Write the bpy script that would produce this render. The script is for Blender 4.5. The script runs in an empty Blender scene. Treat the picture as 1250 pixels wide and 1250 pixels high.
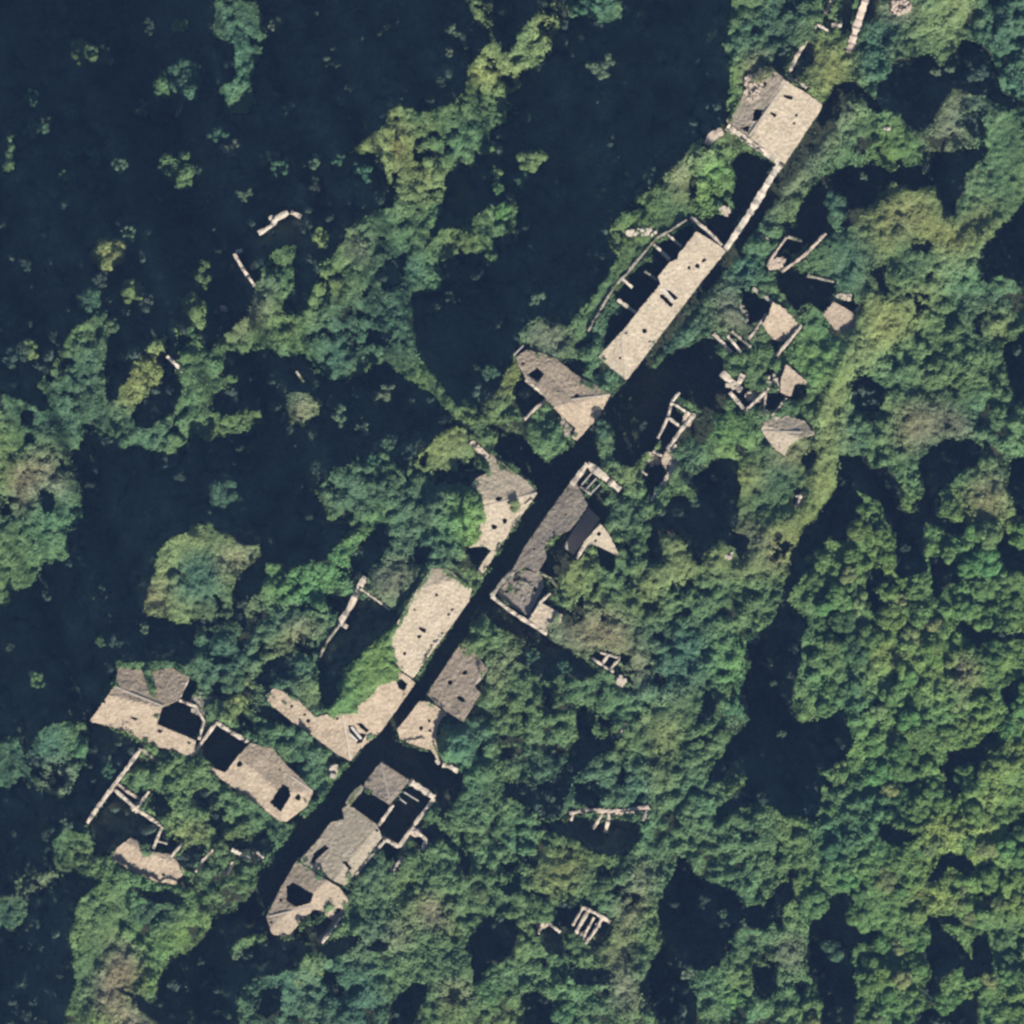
import bpy, math, random
import numpy as np
from mathutils.geometry import delaunay_2d_cdt
from mathutils import Vector
random.seed(7); rng = np.random.default_rng(7)

# ------------------------------------------------------------------ camera, sky, sun, exposure
S = 0.13                                   # metres per photograph pixel
CAM_H = 1500.0
scn = bpy.context.scene
W = lambda px, py: ((px - 625) * S, (625 - py) * S)
cam_d = bpy.data.cameras.new("camera"); cam = bpy.data.objects.new("camera", cam_d)
scn.collection.objects.link(cam); scn.camera = cam
cam.location = (0, 0, CAM_H); cam.rotation_euler = (0, 0, 0)
cam_d.sensor_width = 36; cam_d.lens = 36 * (CAM_H - 5) / (1250 * S)
cam_d.clip_start = 10; cam_d.clip_end = 6000
SUN_AZ, SUN_EL = 160.0, 34.0
world = bpy.data.worlds.new("World"); scn.world = world; world.use_nodes = True
wn = world.node_tree; wn.nodes.clear()
sky = wn.nodes.new("ShaderNodeTexSky"); sky.sky_type = 'NISHITA'; sky.sun_disc = False
sky.sun_elevation = math.radians(SUN_EL); sky.sun_rotation = math.radians(SUN_AZ)
bg = wn.nodes.new("ShaderNodeBackground"); bg.inputs[1].default_value = 0.05
wo = wn.nodes.new("ShaderNodeOutputWorld")
wn.links.new(sky.outputs[0], bg.inputs[0]); wn.links.new(bg.outputs[0], wo.inputs[0])
sd = bpy.data.lights.new("sun", 'SUN'); sd.energy = 5.0; sd.angle = math.radians(0.5); sd.color = (1.0, 0.95, 0.86)
sun = bpy.data.objects.new("sun", sd); scn.collection.objects.link(sun)
az, el = math.radians(SUN_AZ), math.radians(SUN_EL)
sdir = Vector((math.sin(az) * math.cos(el), math.cos(az) * math.cos(el), math.sin(el)))
sun.rotation_euler = sdir.to_track_quat('Z', 'Y').to_euler(); sun.location = sdir * 300
scn.view_settings.view_transform = 'Standard'; scn.view_settings.look = 'None'
scn.view_settings.gamma = 1; scn.view_settings.use_curve_mapping = False; scn.view_settings.exposure = 0.95
scn.cycles.use_denoising = True; scn.cycles.max_bounces = 4; scn.cycles.diffuse_bounces = 2
scn.cycles.transmission_bounces = 2; scn.cycles.volume_bounces = 0; scn.cycles.filter_width = 2.6
scn.cycles.transparent_max_bounces = 4

# ------------------------------------------------------------------ helpers
def tag(o, label=None, cat=None, group=None, kind=None):
    if label: o['label'] = label
    if cat: o['category'] = cat
    if group: o['group'] = group
    if kind: o['kind'] = kind
    return o
def link(o, parent=None):
    scn.collection.objects.link(o)
    if parent: o.parent = parent
    return o
def mesh_obj(name, verts, faces, m, parent=None, smooth=False):
    me = bpy.data.meshes.new(name); me.from_pydata(verts, [], faces); me.materials.append(m)
    if smooth: me.shade_smooth()
    return link(bpy.data.objects.new(name, me), parent)
def empty(name, loc):
    o = bpy.data.objects.new(name, None); o.location = loc; o.empty_display_size = 0.5
    return link(o)

def mat(name, rough=0.9):
    m = bpy.data.materials.new(name); m.use_nodes = True
    nt = m.node_tree; b = nt.nodes['Principled BSDF']; b.inputs['Roughness'].default_value = rough
    b.inputs['Specular IOR Level'].default_value = 0.2
    return m, nt, b
def N(nt, t, **k):
    n = nt.nodes.new(t)
    for a, v in k.items():
        if a.startswith('_'): n.inputs[a[1:].replace('_', ' ')].default_value = v
        else: setattr(n, a, v)
    return n
def ramp(nt, src, stops):
    r = nt.nodes.new('ShaderNodeValToRGB'); e = r.color_ramp.elements
    while len(e) < len(stops): e.new(0.5)
    for i, (p, c) in enumerate(stops):
        e[i].position = p; e[i].color = (*c, 1) if len(c) == 3 else c
    nt.links.new(src, r.inputs[0]); return r.outputs[0]
def mixc(nt, a, b, fac, mode='MIX'):
    m = nt.nodes.new('ShaderNodeMix'); m.data_type = 'RGBA'; m.blend_type = mode
    for s, v in ((0, fac), (6, a), (7, b)):
        if isinstance(v, (int, float)): m.inputs[s].default_value = v
        elif isinstance(v, tuple): m.inputs[s].default_value = (*v, 1)
        else: nt.links.new(v, m.inputs[s])
    return m.outputs[2]
def noise(nt, vec, scale, detail=4, rough=0.6):
    n = N(nt, 'ShaderNodeTexNoise', _Scale=scale, _Detail=detail, _Roughness=rough)
    nt.links.new(vec, n.inputs['Vector']); return n.outputs['Fac']

# foliage: one colour attribute (mass) or the object's own colour (single trees)
def foliage(name, use_obj):
    m, nt, b = mat(name, 0.7)
    if use_obj:
        oi = N(nt, 'ShaderNodeObjectInfo'); col = oi.outputs['Color']
        at = N(nt, 'ShaderNodeAttribute', attribute_name='Col'); col = mixc(nt, col, at.outputs['Color'], 1.0, 'MULTIPLY')
    else:
        col = N(nt, 'ShaderNodeAttribute', attribute_name='Col').outputs['Color']
    nt.links.new(col, b.inputs['Base Color'])
    tr = N(nt, 'ShaderNodeBsdfTranslucent'); nt.links.new(col, tr.inputs['Color'])
    mx = N(nt, 'ShaderNodeMixShader'); mx.inputs[0].default_value = 0.3
    nt.links.new(b.outputs[0], mx.inputs[1]); nt.links.new(tr.outputs[0], mx.inputs[2])
    nt.links.new(mx.outputs[0], nt.nodes['Material Output'].inputs[0])
    return m
M_mass = foliage('leaf_mass', False); M_leaf = foliage('tree_leaf', True)

def roofmat(name, stops, mossy):
    m, nt, b = mat(name, 0.92)
    tc = N(nt, 'ShaderNodeTexCoord'); uv = tc.outputs['UV']; ob = tc.outputs['Object']
    br = N(nt, 'ShaderNodeTexBrick', _Scale=1.0); br.inputs['Brick Width'].default_value = 0.42
    br.inputs['Row Height'].default_value = 0.36; br.inputs['Mortar Size'].default_value = 0.045
    br.inputs['Mortar Smooth'].default_value = 0.4; br.inputs['Bias'].default_value = 0.0
    br.inputs['Color1'].default_value = (0.74, 0.74, 0.74, 1); br.inputs['Color2'].default_value = (1.15, 1.12, 1.08, 1)
    br.inputs['Mortar'].default_value = (0.62, 0.6, 0.58, 1)
    nt.links.new(uv, br.inputs['Vector'])
    base = ramp(nt, noise(nt, ob, 0.55, 6, 0.7), stops)
    col = mixc(nt, base, br.outputs['Color'], 0.55, 'MULTIPLY')
    fine = noise(nt, ob, 2.2, 5, 0.8)
    fr = ramp(nt, fine, [(0.33, (0.5, 0.49, 0.48)), (0.64, (1.2, 1.18, 1.16))])
    col = mixc(nt, col, fr, 0.55, 'MULTIPLY')
    dk = ramp(nt, noise(nt, ob, 1.1, 8, 0.75), [(0.60, (0, 0, 0)), (0.70, (1, 1, 1))])
    col = mixc(nt, col, (0.09, 0.085, 0.075), dk)
    ms = ramp(nt, noise(nt, ob, 0.3, 6, 0.7), [(0.56 - mossy, (0, 0, 0)), (0.80 - mossy, (1, 1, 1))])
    col = mixc(nt, col, (0.17, 0.165, 0.10), ms)
    oi = N(nt, 'ShaderNodeObjectInfo')
    col = mixc(nt, col, oi.outputs['Color'], 1.0, 'MULTIPLY')
    nt.links.new(col, b.inputs['Base Color'])
    bp = N(nt, 'ShaderNodeBump', _Strength=0.6, _Distance=0.07)
    ad = N(nt, 'ShaderNodeMath', operation='ADD'); nt.links.new(br.outputs['Fac'], ad.inputs[0])
    nt.links.new(fine, ad.inputs[1]); nt.links.new(ad.outputs[0], bp.inputs['Height'])
    bp.invert = False
    nt.links.new(bp.outputs[0], b.inputs['Normal'])
    return m
M_roof = roofmat('stone_roof_tiles', [(0.3, (0.26, 0.225, 0.175)), (0.55, (0.34, 0.30, 0.24)), (0.75, (0.40, 0.36, 0.30))], 0.0)
def stonemat(name, c1, c2, moss):
    m, nt, b = mat(name, 0.95)
    ob = N(nt, 'ShaderNodeTexCoord').outputs['Object']
    vo = N(nt, 'ShaderNodeTexVoronoi', _Scale=6.0); nt.links.new(ob, vo.inputs['Vector'])
    st = ramp(nt, vo.outputs['Color'], [(0.1, c1), (0.9, c2)])
    cr = ramp(nt, vo.outputs['Distance'], [(0.45, (1, 1, 1)), (0.95, (0.8, 0.78, 0.75))])
    col = mixc(nt, st, cr, 0.8, 'MULTIPLY')
    ms = ramp(nt, noise(nt, ob, 0.5, 6, 0.7), [(0.62 - moss, (0, 0, 0)), (0.72 - moss, (1, 1, 1))])
    col = mixc(nt, col, (0.10, 0.12, 0.05), ms)
    oi = N(nt, 'ShaderNodeObjectInfo'); col = mixc(nt, col, oi.outputs['Color'], 1.0, 'MULTIPLY')
    nt.links.new(col, b.inputs['Base Color'])
    bp = N(nt, 'ShaderNodeBump', _Strength=0.6, _Distance=0.1); bp.invert = True
    nt.links.new(vo.outputs['Distance'], bp.inputs['Height']); nt.links.new(bp.outputs[0], b.inputs['Normal'])
    return m
M_wall = stonemat('rubble_stone', (0.31, 0.28, 0.235), (0.40, 0.365, 0.32), 0.0)
M_wallm = stonemat('mossy_rubble_stone', (0.22, 0.21, 0.17), (0.4, 0.37, 0.31), 0.12)
M_wood = None
m, nt, b = mat('weathered_timber', 0.85)
ob = N(nt, 'ShaderNodeTexCoord').outputs['Object']
nt.links.new(ramp(nt, noise(nt, ob, 3, 5), [(0.3, (0.22, 0.2, 0.18)), (0.7, (0.42, 0.39, 0.36))]), b.inputs['Base Color']); M_wood = m
m, nt, b = mat('tree_bark', 0.9)
ob = N(nt, 'ShaderNodeTexCoord').outputs['Object']
nt.links.new(ramp(nt, noise(nt, ob, 4, 5), [(0.3, (0.07, 0.055, 0.04)), (0.7, (0.2, 0.17, 0.14))]), b.inputs['Base Color']); M_bark = m
m, nt, b = mat('dead_twigs', 0.9)
nt.links.new(ramp(nt, noise(nt, N(nt, 'ShaderNodeTexCoord').outputs['Object'], 4, 5), [(0.3, (0.2, 0.18, 0.16)), (0.7, (0.36, 0.33, 0.3))]), b.inputs['Base Color']); M_dead = m
# ground: leaf litter and low weeds, stony in the lanes
m, nt, b = mat('ground_soil', 0.97)
ob = N(nt, 'ShaderNodeTexCoord').outputs['Object']
gcol = ramp(nt, noise(nt, ob, 0.35, 8, 0.7), [(0.3, (0.016, 0.022, 0.012)), (0.5, (0.028, 0.036, 0.018)), (0.7, (0.05, 0.046, 0.03))])
gcol = mixc(nt, gcol, ramp(nt, noise(nt, ob, 3.5, 5, 0.7), [(0.3, (0.6, 0.6, 0.6)), (0.7, (1.3, 1.3, 1.3))]), 1.0, 'MULTIPLY')
nt.links.new(gcol, b.inputs['Base Color'])
bp = N(nt, 'ShaderNodeBump', _Strength=1.0, _Distance=0.4); nt.links.new(noise(nt, ob, 1.6, 8, 0.7), bp.inputs['Height'])
nt.links.new(bp.outputs[0], b.inputs['Normal']); M_ground = m

# ------------------------------------------------------------------ site rasters (2 px cells, margin 120 px)
C0, STEP = -120, 2
NG = (1250 + 240) // STEP
gx = C0 + STEP * (np.arange(NG) + 0.5)
PX, PY = np.meshgrid(gx, gx)                       # row = py
def inside(poly, X, Y):
    ins = np.zeros(X.shape, bool); n = len(poly)
    for i in range(n):
        x1, y1 = poly[i]; x2, y2 = poly[(i + 1) % n]
        if y1 == y2: continue
        c = (y1 > Y) != (y2 > Y)
        ins ^= c & (X < (x2 - x1) * (Y - y1) / (y2 - y1) + x1)
    return ins
def vnoise(scale_px, seed, octaves=1):
    out = np.zeros((NG, NG)); amp = 1.0
    r = np.random.default_rng(seed)
    for o in range(octaves):
        k = max(3, int(NG * STEP / scale_px) + 3)
        g = r.uniform(-1, 1, (k, k)); t = np.linspace(0, k - 1.001, NG)
        i = t.astype(int); f = t - i; f = f * f * (3 - 2 * f)
        a = g[i][:, i] * (1 - f)[None] + g[i][:, i + 1] * f[None]
        c = g[i + 1][:, i] * (1 - f)[None] + g[i + 1][:, i + 1] * f[None]
        out += amp * (a * (1 - f)[:, None] + c * f[:, None]); amp *= 0.5; scale_px *= 0.5
    return out
def blur(a, k):
    for ax in (0, 1):
        for _ in range(2):
            c = np.cumsum(np.pad(a, [(k + 1, k) if q == ax else (0, 0) for q in range(a.ndim)], mode='edge'), axis=ax)
            n = 2 * k + 1
            a = (np.take(c, range(n, c.shape[ax]), axis=ax) - np.take(c, range(0, c.shape[ax] - n), axis=ax)) / n
    return a
PAL = dict(g=(0.092, 0.165, 0.068), y=(0.178, 0.235, 0.090), b=(0.064, 0.132, 0.075), p=(0.17, 0.195, 0.12),
           r=(0.185, 0.175, 0.12), v=(0.115, 0.220, 0.070), k=(0.235, 0.235, 0.135), d=(0.048, 0.076, 0.056))  # d: leaf colour darkened to stand for shade
D_, T_, I_, F_, H_, W_ = 0, 1, 2, 3, 4, 5     # shade, trees, ivy and scrub mat, building, patches inside the shaded slope
A = []
def reg(k, c, *p): A.append((k, c, p))
# --- the wooded ground: what is open, what is deep in shade
reg(D_, 'd', (-120,-120),(690,-120),(690,12),(752,14),(758,-120),(890,-120),(890,80),(885,150),(850,175),(825,200),(790,232),(750,268),(742,300),(755,315),(725,360),(690,400),(655,385),(635,400),(628,440),(610,475),(585,500),(560,500),(600,545),(575,530),(500,560),(500,600),(480,640),(440,690),(410,700),(420,760),(386,800),(300,790),(240,800),(225,812),(200,806),(145,806),(110,880),(180,910),(135,960),(105,1005),(85,1060),(120,1075),(95,1100),(85,1130),(90,1200),(80,1370),(-120,1370))
reg(F_, 'y', (566,-10),(600,-10),(602,20),(604,45),(625,60),(632,30),(655,5),(683,-10),(684,30),(672,40),(675,60),(655,75),(636,80),(637,100),(622,105),(620,118),(634,128),(625,140),(610,147),(597,150),(600,165),(606,178),(597,185),(578,180),(580,200),(550,203),(543,215),(545,240),(530,250),(500,262),(480,250),(475,235),(470,215),(465,200),(455,183),(430,187),(420,185),(432,178),(450,165),(465,155),(475,135),(487,120),(495,135),(505,130),(535,150),(545,130),(567,125),(566,95),(570,75),(585,55),(598,45),(600,30),(580,20))
reg(F_, 'g', (495,130),(540,128),(575,100),(600,95),(634,128),(600,150),(605,180),(578,180),(580,198),(545,203),(500,200))
reg(F_, 'g', (440,268),(470,255),(500,245),(530,248),(520,300),(535,275),(560,278),(600,250),(630,245),(631,270),(625,280),(600,290),(608,318),(590,305),(555,310),(535,315),(536,330),(530,345),(503,355),(505,390),(500,410),(515,440),(533,465),(560,495),(600,510),(580,515),(545,500),(515,472),(480,452),(470,440),(450,445),(445,458),(420,464),(395,460),(385,450),(370,430),(345,438),(335,430),(320,425),(290,428),(253,425),(262,412),(290,388),(310,375),(312,350),(318,330),(335,303),(360,297),(357,330),(355,350),(345,365),(348,388),(372,375),(380,360),(383,345),(392,322),(412,302),(425,280))
reg(F_, 'b', (455,305),(500,300),(525,330),(503,355),(502,400),(515,440),(500,455),(470,440),(450,445),(420,460),(395,455),(380,420),(400,370),(450,350))
reg(F_, 'p', (420,285),(445,285),(450,310),(440,320),(425,315))
reg(F_, 'y', (378,275),(392,272),(400,285),(400,300),(390,305),(380,290))
reg(F_, 'p', (312,350),(330,350),(328,380),(312,385),(290,410),(262,415),(290,390))
reg(D_, 'd', (362,300),(385,305),(385,330),(376,352),(370,372),(350,385),(347,370),(357,340))
reg(D_, 'd', (475,312),(495,308),(490,345),(470,350),(462,335)); reg(D_, 'd', (445,400),(475,400),(470,420),(445,415)); reg(D_, 'd', (540,255),(578,255),(575,275),(545,270))
reg(F_, 'b', (122,375),(137,392),(127,410),(128,425),(120,440),(126,470),(126,485),(150,492),(168,500),(205,505),(205,555),(180,550),(140,536),(95,526),(94,548),(75,548),(82,575),(60,560),(40,535),(20,520),(0,505),(0,480),(60,500),(40,470),(60,440),(80,402),(105,387))
reg(F_, 'y', (200,405),(203,430),(198,445),(180,455),(178,470),(165,495),(145,500),(140,488),(148,472),(160,450),(170,430),(185,415))
reg(F_, 'g', (60,440),(80,402),(105,387),(115,400),(90,430),(75,445))
reg(F_, 'g', (212,400),(225,410),(250,425),(275,425),(268,440),(265,455),(290,463),(275,472),(262,480),(258,500),(270,505),(300,500),(318,500),(322,515),(290,528),(268,532),(255,540),(235,530),(225,540),(205,555),(195,550),(205,512),(215,485),(220,470),(212,450),(222,435),(210,425))
reg(D_, 'd', (203,447),(215,450),(207,480),(192,495),(205,503),(180,525),(160,522),(157,505),(170,490),(180,460))
reg(D_, 'd', (265,480),(290,470),(300,490),(290,500),(268,498))
reg(F_, 'g', (-20,480),(0,500),(18,518),(28,525),(30,545),(50,530),(94,545),(75,548),(80,560),(82,575),(95,603),(97,620),(92,635),(78,645),(80,682),(60,690),(48,683),(35,703),(25,715),(10,720),(12,735),(8,741),(-30,742))
reg(F_, 'r', (12,570),(30,565),(40,600),(30,630),(10,615)); reg(F_, 'p', (30,550),(60,550),(82,590),(80,610),(55,605),(40,590))
reg(F_, 'b', (-20,620),(20,620),(20,640),(-20,645)); reg(D_, 'd', (45,600),(65,605),(60,630),(45,625)); reg(D_, 'd', (18,500),(40,502),(35,520),(20,515))
reg(F_, 'b', (0,150),(5,170),(5,200),(-10,205)); reg(F_, 'b', (265,-20),(305,-5),(320,35),(312,60),(305,72),(300,90),(310,118),(295,130),(275,135),(262,108),(275,85),(280,50),(258,37),(250,20))
reg(F_, 'g', (275,100),(305,98),(308,120),(292,130),(277,132)); reg(F_, 'b', (690,-30),(760,-30),(760,15),(745,14),(700,14),(690,10))
reg(F_, 'p', (350,480),(378,472),(392,500),(375,515),(365,522),(350,518),(348,500))
reg(F_, 'b', (385,600),(412,570),(430,565),(445,555),(470,548),(480,570),(480,640),(440,642),(395,635)); reg(D_, 'd', (445,548),(465,560),(460,572),(440,566))
reg(F_, 'v', (475,612),(480,630),(465,642),(447,655),(432,675),(425,690),(402,695),(400,678),(420,650),(440,640))
reg(F_, 'v', (370,690),(398,684),(422,708),(422,720),(400,725),(405,740),(392,748),(375,735),(350,737),(330,742),(312,752),(300,765),(298,750),(305,735),(318,720),(325,690),(345,690),(352,704))
reg(F_, 'p', (300,760),(298,745),(306,728),(322,722),(322,740))
reg(T_, 'b', (480,560),(500,590),(500,700),(470,700),(455,690),(470,660))
reg(T_, 'b', (498,600),(515,583),(560,588),(588,600),(592,615),(598,640),(590,662),(565,672),(562,690),(575,700),(545,696),(520,700),(495,690),(480,650)); reg(T_, 'v', (560,600),(590,610),(597,640),(588,660),(560,668),(545,650),(548,615))
reg(I_, 'p', (452,700),(470,680),(500,690),(515,702),(500,728),(482,745),(455,725),(443,715)); reg(D_, 'd', (432,675),(470,640),(475,660),(455,690),(440,705),(432,720),(425,700))
reg(D_, 'd', (505,665),(525,668),(520,690),(508,688))
reg(I_, 'y', (555,518),(570,528),(582,560),(585,577),(560,577),(530,572),(515,580),(507,570),(510,553),(530,538))
reg(D_, 'd', (528,574),(570,577),(590,570),(595,580),(588,597),(560,590),(530,590))
reg(I_, 'y', (174,745),(178,715),(190,690),(200,665),(220,650),(240,637),(258,635),(275,655),(298,665),(318,665),(320,680),(310,690),(295,695),(290,710),(285,725),(282,750),(275,758),(250,755),(230,762),(200,752))
reg(I_, 'b', (215,690),(240,670),(265,680),(275,710),(282,745),(260,752),(235,740),(205,730)); reg(I_, 'k', (270,672),(318,668),(318,680),(292,696),(270,700)); reg(I_, 'k', (180,715),(195,700),(198,730),(190,745),(176,740))
reg(D_, 'd', (294,698),(320,690),(318,712),(300,735),(296,752),(284,752),(288,720))
# scrub and trees between the ridge and the village
reg(T_, 'b', (240,765),(285,757),(300,766),(330,745),(350,738),(395,748),(412,745),(415,765),(400,785),(388,805),(388,830),(396,862),(395,885),(370,890),(345,870),(330,850),(322,850),(310,865),(290,875),(260,880),(240,850),(222,830),(240,800))
reg(T_, 'y', (300,835),(330,790),(350,770),(380,750),(400,760),(380,790),(350,790),(330,810),(310,850),(300,870),(270,880),(270,840)); reg(I_, 'k', (355,755),(380,752),(380,775),(355,785)); reg(I_, 'y', (345,845),(392,830),(392,860),(380,870),(350,860))
reg(D_, 'd', (338,802),(360,796),(364,806),(350,826),(330,838),(312,834),(320,815)); reg(D_, 'd', (262,800),(285,805),(282,812),(260,810))
reg(T_, 'g', (300,882),(320,900),(345,905),(360,880),(400,905),(412,928),(410,945),(395,960),(380,960),(350,930),(325,910)); reg(T_, 'b', (355,890),(395,905),(400,940),(372,940))
reg(D_, 'd', (306,862),(320,860),(350,876),(352,884),(330,880)); reg(D_, 'd', (400,915),(412,918),(418,925),(405,925))
reg(I_, 'v', (524,698),(500,738),(488,750),(466,776),(440,797),(420,817),(412,850),(396,866),(390,882),(400,892),(418,886),(418,872),(436,870),(440,860),(452,850),(468,834),(484,828),(496,815),(480,804),(478,786),(490,760),(502,738),(520,714),(530,700))
reg(D_, 'd', (430,730),(448,728),(480,748),(486,750),(466,776),(440,797),(420,817),(412,850),(400,864),(391,855),(386,808),(400,784),(414,768),(430,768),(426,760))
# upper village, west bank
reg(I_, 'g', (742,285),(750,268),(772,255),(790,233),(800,243),(810,230),(825,210),(843,190),(855,175),(885,152),(895,165),(893,190),(898,215),(885,232),(875,260),(850,268),(838,264),(815,288),(790,302),(770,325),(755,345),(735,370),(720,390),(718,425),(705,442),(690,442),(676,432),(692,412),(705,398),(725,362),(745,328),(760,310),(745,295))
reg(I_, 'v', (755,275),(775,256),(795,250),(805,270),(790,280),(765,282)); reg(I_, 'p', (820,215),(843,195),(860,178),(880,165),(870,190),(845,215),(838,250),(825,235))
reg(I_, 'p', (645,398),(662,388),(685,398),(692,420),(690,438),(660,430),(640,432)); reg(I_, 'y', (640,445),(640,462),(620,482),(602,502),(588,502),(600,488),(612,472),(618,450),(630,440))
reg(T_, 'g', (545,500),(560,495),(590,500),(612,500),(630,507),(645,510),(660,492),(668,488),(676,508),(688,530),(700,543),(692,558),(680,562),(668,568),(655,555),(650,538),(640,530),(615,535),(600,547),(580,530))
reg(D_, 'd', (628,475),(642,464),(662,480),(645,505),(632,505)); reg(D_, 'd', (684,440),(712,440),(716,448),(710,462),(696,450))
reg(T_, 'b', (715,448),(728,438),(745,452),(748,478),(732,470),(715,460))
reg(I_, 'r', (905,75),(925,62),(945,82),(935,95),(905,115)); reg(I_, 'v', (895,85),(908,72),(912,100),(900,125),(888,145),(885,128))
reg(T_, 'b', (890,80),(880,50),(900,30),(930,20),(932,0),(930,-20),(965,-20),(985,30),(968,58),(950,78),(935,66),(905,72))
reg(D_, 'd', (945,60),(965,60),(960,85),(948,82)); reg(D_, 'd', (1000,-20),(1018,-20),(1008,20),(1030,45),(1040,30),(1045,-20),(1030,-20),(1025,30),(1010,30))
reg(I_, 'y', (990,48),(1012,46),(1022,70),(1036,58),(1042,75),(1048,95),(1030,105),(1012,120),(1000,115),(988,100),(972,88),(980,60))
reg(D_, 'd', (984,52),(995,58),(992,75),(975,95),(966,88))
reg(T_, 'b', (1055,20),(1100,35),(1112,70),(1095,76),(1082,72),(1080,100),(1066,108),(1048,98),(1045,75),(1048,45)); reg(I_, 'r', (1075,5),(1110,0),(1118,10),(1108,22),(1080,22)); reg(D_, 'd', (1058,-20),(1078,-20),(1074,10),(1062,30),(1052,30)); reg(D_, 'd',(1085,0),(1100,2),(1098,12),(1086,14))
reg(I_, 'y', (1120,10),(1150,-20),(1185,-10),(1187,25),(1178,40),(1170,68),(1152,78),(1145,70),(1130,68),(1100,80),(1085,74),(1100,55))
reg(T_, 'b', (1187,0),(1260,-20),(1260,130),(1235,128),(1222,115),(1222,90),(1210,60),(1195,50),(1185,35))
reg(D_, 'd', (1115,70),(1135,68),(1150,80),(1180,50),(1200,55),(1215,85),(1220,112),(1260,132),(1260,145),(1225,132),(1200,125),(1175,108),(1160,118),(1140,150),(1120,160),(1105,155),(1095,142),(1070,125),(1066,108),(1080,100),(1085,76))
reg(I_, 'p', (1165,105),(1175,112),(1205,120),(1213,138),(1190,132),(1172,132),(1170,150),(1190,165),(1188,177),(1178,184),(1160,186),(1140,180),(1130,168),(1145,150),(1155,125))
reg(D_, 'd', (1172,138),(1180,132),(1208,142),(1200,162),(1192,166),(1172,150)); reg(D_, 'd', (1135,180),(1160,187),(1185,184),(1196,172),(1208,172),(1200,190),(1185,225),(1170,248),(1172,268),(1158,265),(1145,240),(1140,225),(1122,205))
reg(D_, 'd', (1232,160),(1260,158),(1260,195),(1240,188),(1230,180)); reg(I_, 'k', (1180,215),(1200,195),(1215,215),(1210,240),(1190,245),(1172,262))
# east ridge, thick with ivy
reg(T_, 'g', (1000,350),(1000,700),(900,760),(780,760),(640,770),(560,945),(560,1370),(1370,1370),(1370,350))
reg(I_, 'g', (985,300),(1062,262),(1100,225),(1142,228),(1165,288),(1235,255),(1215,288),(1190,322),(1150,345),(1058,450),(1036,470),(1000,480),(960,470),(975,400),(1000,350)); reg(I_, 'g', (860,545),(930,540),(1000,560),(985,610),(960,640),(935,640),(900,700),(870,705),(900,640),(905,590)); reg(I_, 'y', (1040,270),(1062,262),(1072,300),(1050,320),(1030,300)); reg(I_, 'g', (1200,140),(1255,130),(1255,250),(1230,270),(1165,285),(1170,250),(1200,190))
reg(I_, 'y', (1060,262),(1080,240),(1100,225),(1142,228),(1145,250),(1165,288),(1200,240),(1235,255),(1215,285),(1200,297),(1192,320),(1165,332),(1150,345),(1130,370),(1110,395),(1095,415),(1075,440),(1058,450),(1038,466),(1036,490),(1024,505),(1026,560),(1020,592),(1002,622),(985,640),(960,690),(930,700),(900,705),(880,700),(905,680),(935,640),(960,640),(985,610),(1000,560),(998,500),(1020,460),(1040,400),(1062,340),(1050,300))
reg(I_, 'k', (1080,270),(1100,262),(1125,258),(1118,272),(1085,280)); reg(I_, 'k', (1060,395),(1100,385),(1095,400),(1060,430),(1040,432)); reg(I_, 'k', (935,665),(955,660),(958,690),(945,695))
reg(I_, 'g', (1085,310),(1105,300),(1140,298),(1140,320),(1110,350),(1085,370),(1070,360)); reg(I_, 'b', (1030,290),(1060,290),(1075,320),(1060,360),(1030,360),(1010,340),(1015,310)); reg(D_, 'd', (1066,330),(1080,322),(1082,350),(1095,345),(1090,365),(1075,358)); reg(D_, 'd', (1112,300),(1140,298),(1128,312),(1115,308)); reg(I_, 'v', (1000,400),(1040,425),(1035,460),(1000,480),(960,470),(975,400))
reg(T_, 'g', (1150,350),(1190,330),(1200,350),(1225,365),(1245,385),(1240,402),(1222,415),(1220,440),(1232,470),(1205,495),(1190,530),(1150,530),(1100,520),(1040,540),(1030,500),(1060,460),(1110,400))
reg(T_, 'd', (1100,490),(1170,490),(1180,520),(1190,530),(1150,535),(1110,515)); reg(I_, 'r', (1162,510),(1185,512),(1190,530),(1165,528)); reg(T_,'b',(1190,350),(1250,360),(1250,390),(1200,400),(1190,430),(1180,390))
reg(T_, 'y', (1205,370),(1235,375),(1225,400),(1208,400)); reg(I_, 'p', (1100,500),(1150,500),(1152,540),(1120,555),(1095,535)); reg(I_, 'p', (1180,590),(1225,570),(1230,620),(1215,640),(1190,640),(1180,610)); reg(T_, 'b', (1025,505),(1050,505),(1055,545),(1030,552))
reg(D_, 'd', (1240,248),(1270,230),(1270,362),(1240,350),(1225,337),(1205,347),(1195,340),(1192,322),(1200,300),(1215,288)); reg(D_, 'd', (1270,385),(1270,505),(1237,482),(1231,455),(1223,430),(1223,416),(1242,405))
reg(D_, 'd', (1038,470),(1056,458),(1072,462),(1078,478),(1070,500),(1055,502),(1036,494)); reg(D_, 'd', (1195,385),(1205,380),(1200,410),(1190,405))
reg(D_, 'd', (1028,556),(1055,552),(1062,566),(1080,572),(1098,590),(1098,608),(1100,625),(1120,628),(1125,600),(1122,570),(1135,550),(1160,533),(1185,537),(1200,552),(1188,568),(1160,580),(1147,600),(1143,630),(1155,635),(1180,640),(1188,655),(1160,655),(1150,650),(1130,640),(1126,660),(1130,690),(1125,702),(1100,706),(1090,692),(1096,655),(1080,625),(1060,602),(1046,596),(1052,618),(1052,645),(1035,662),(1010,655),(1000,680),(985,700),(960,735),(950,740),(962,700),(968,665),(985,642),(1004,624),(1021,595))
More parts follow.
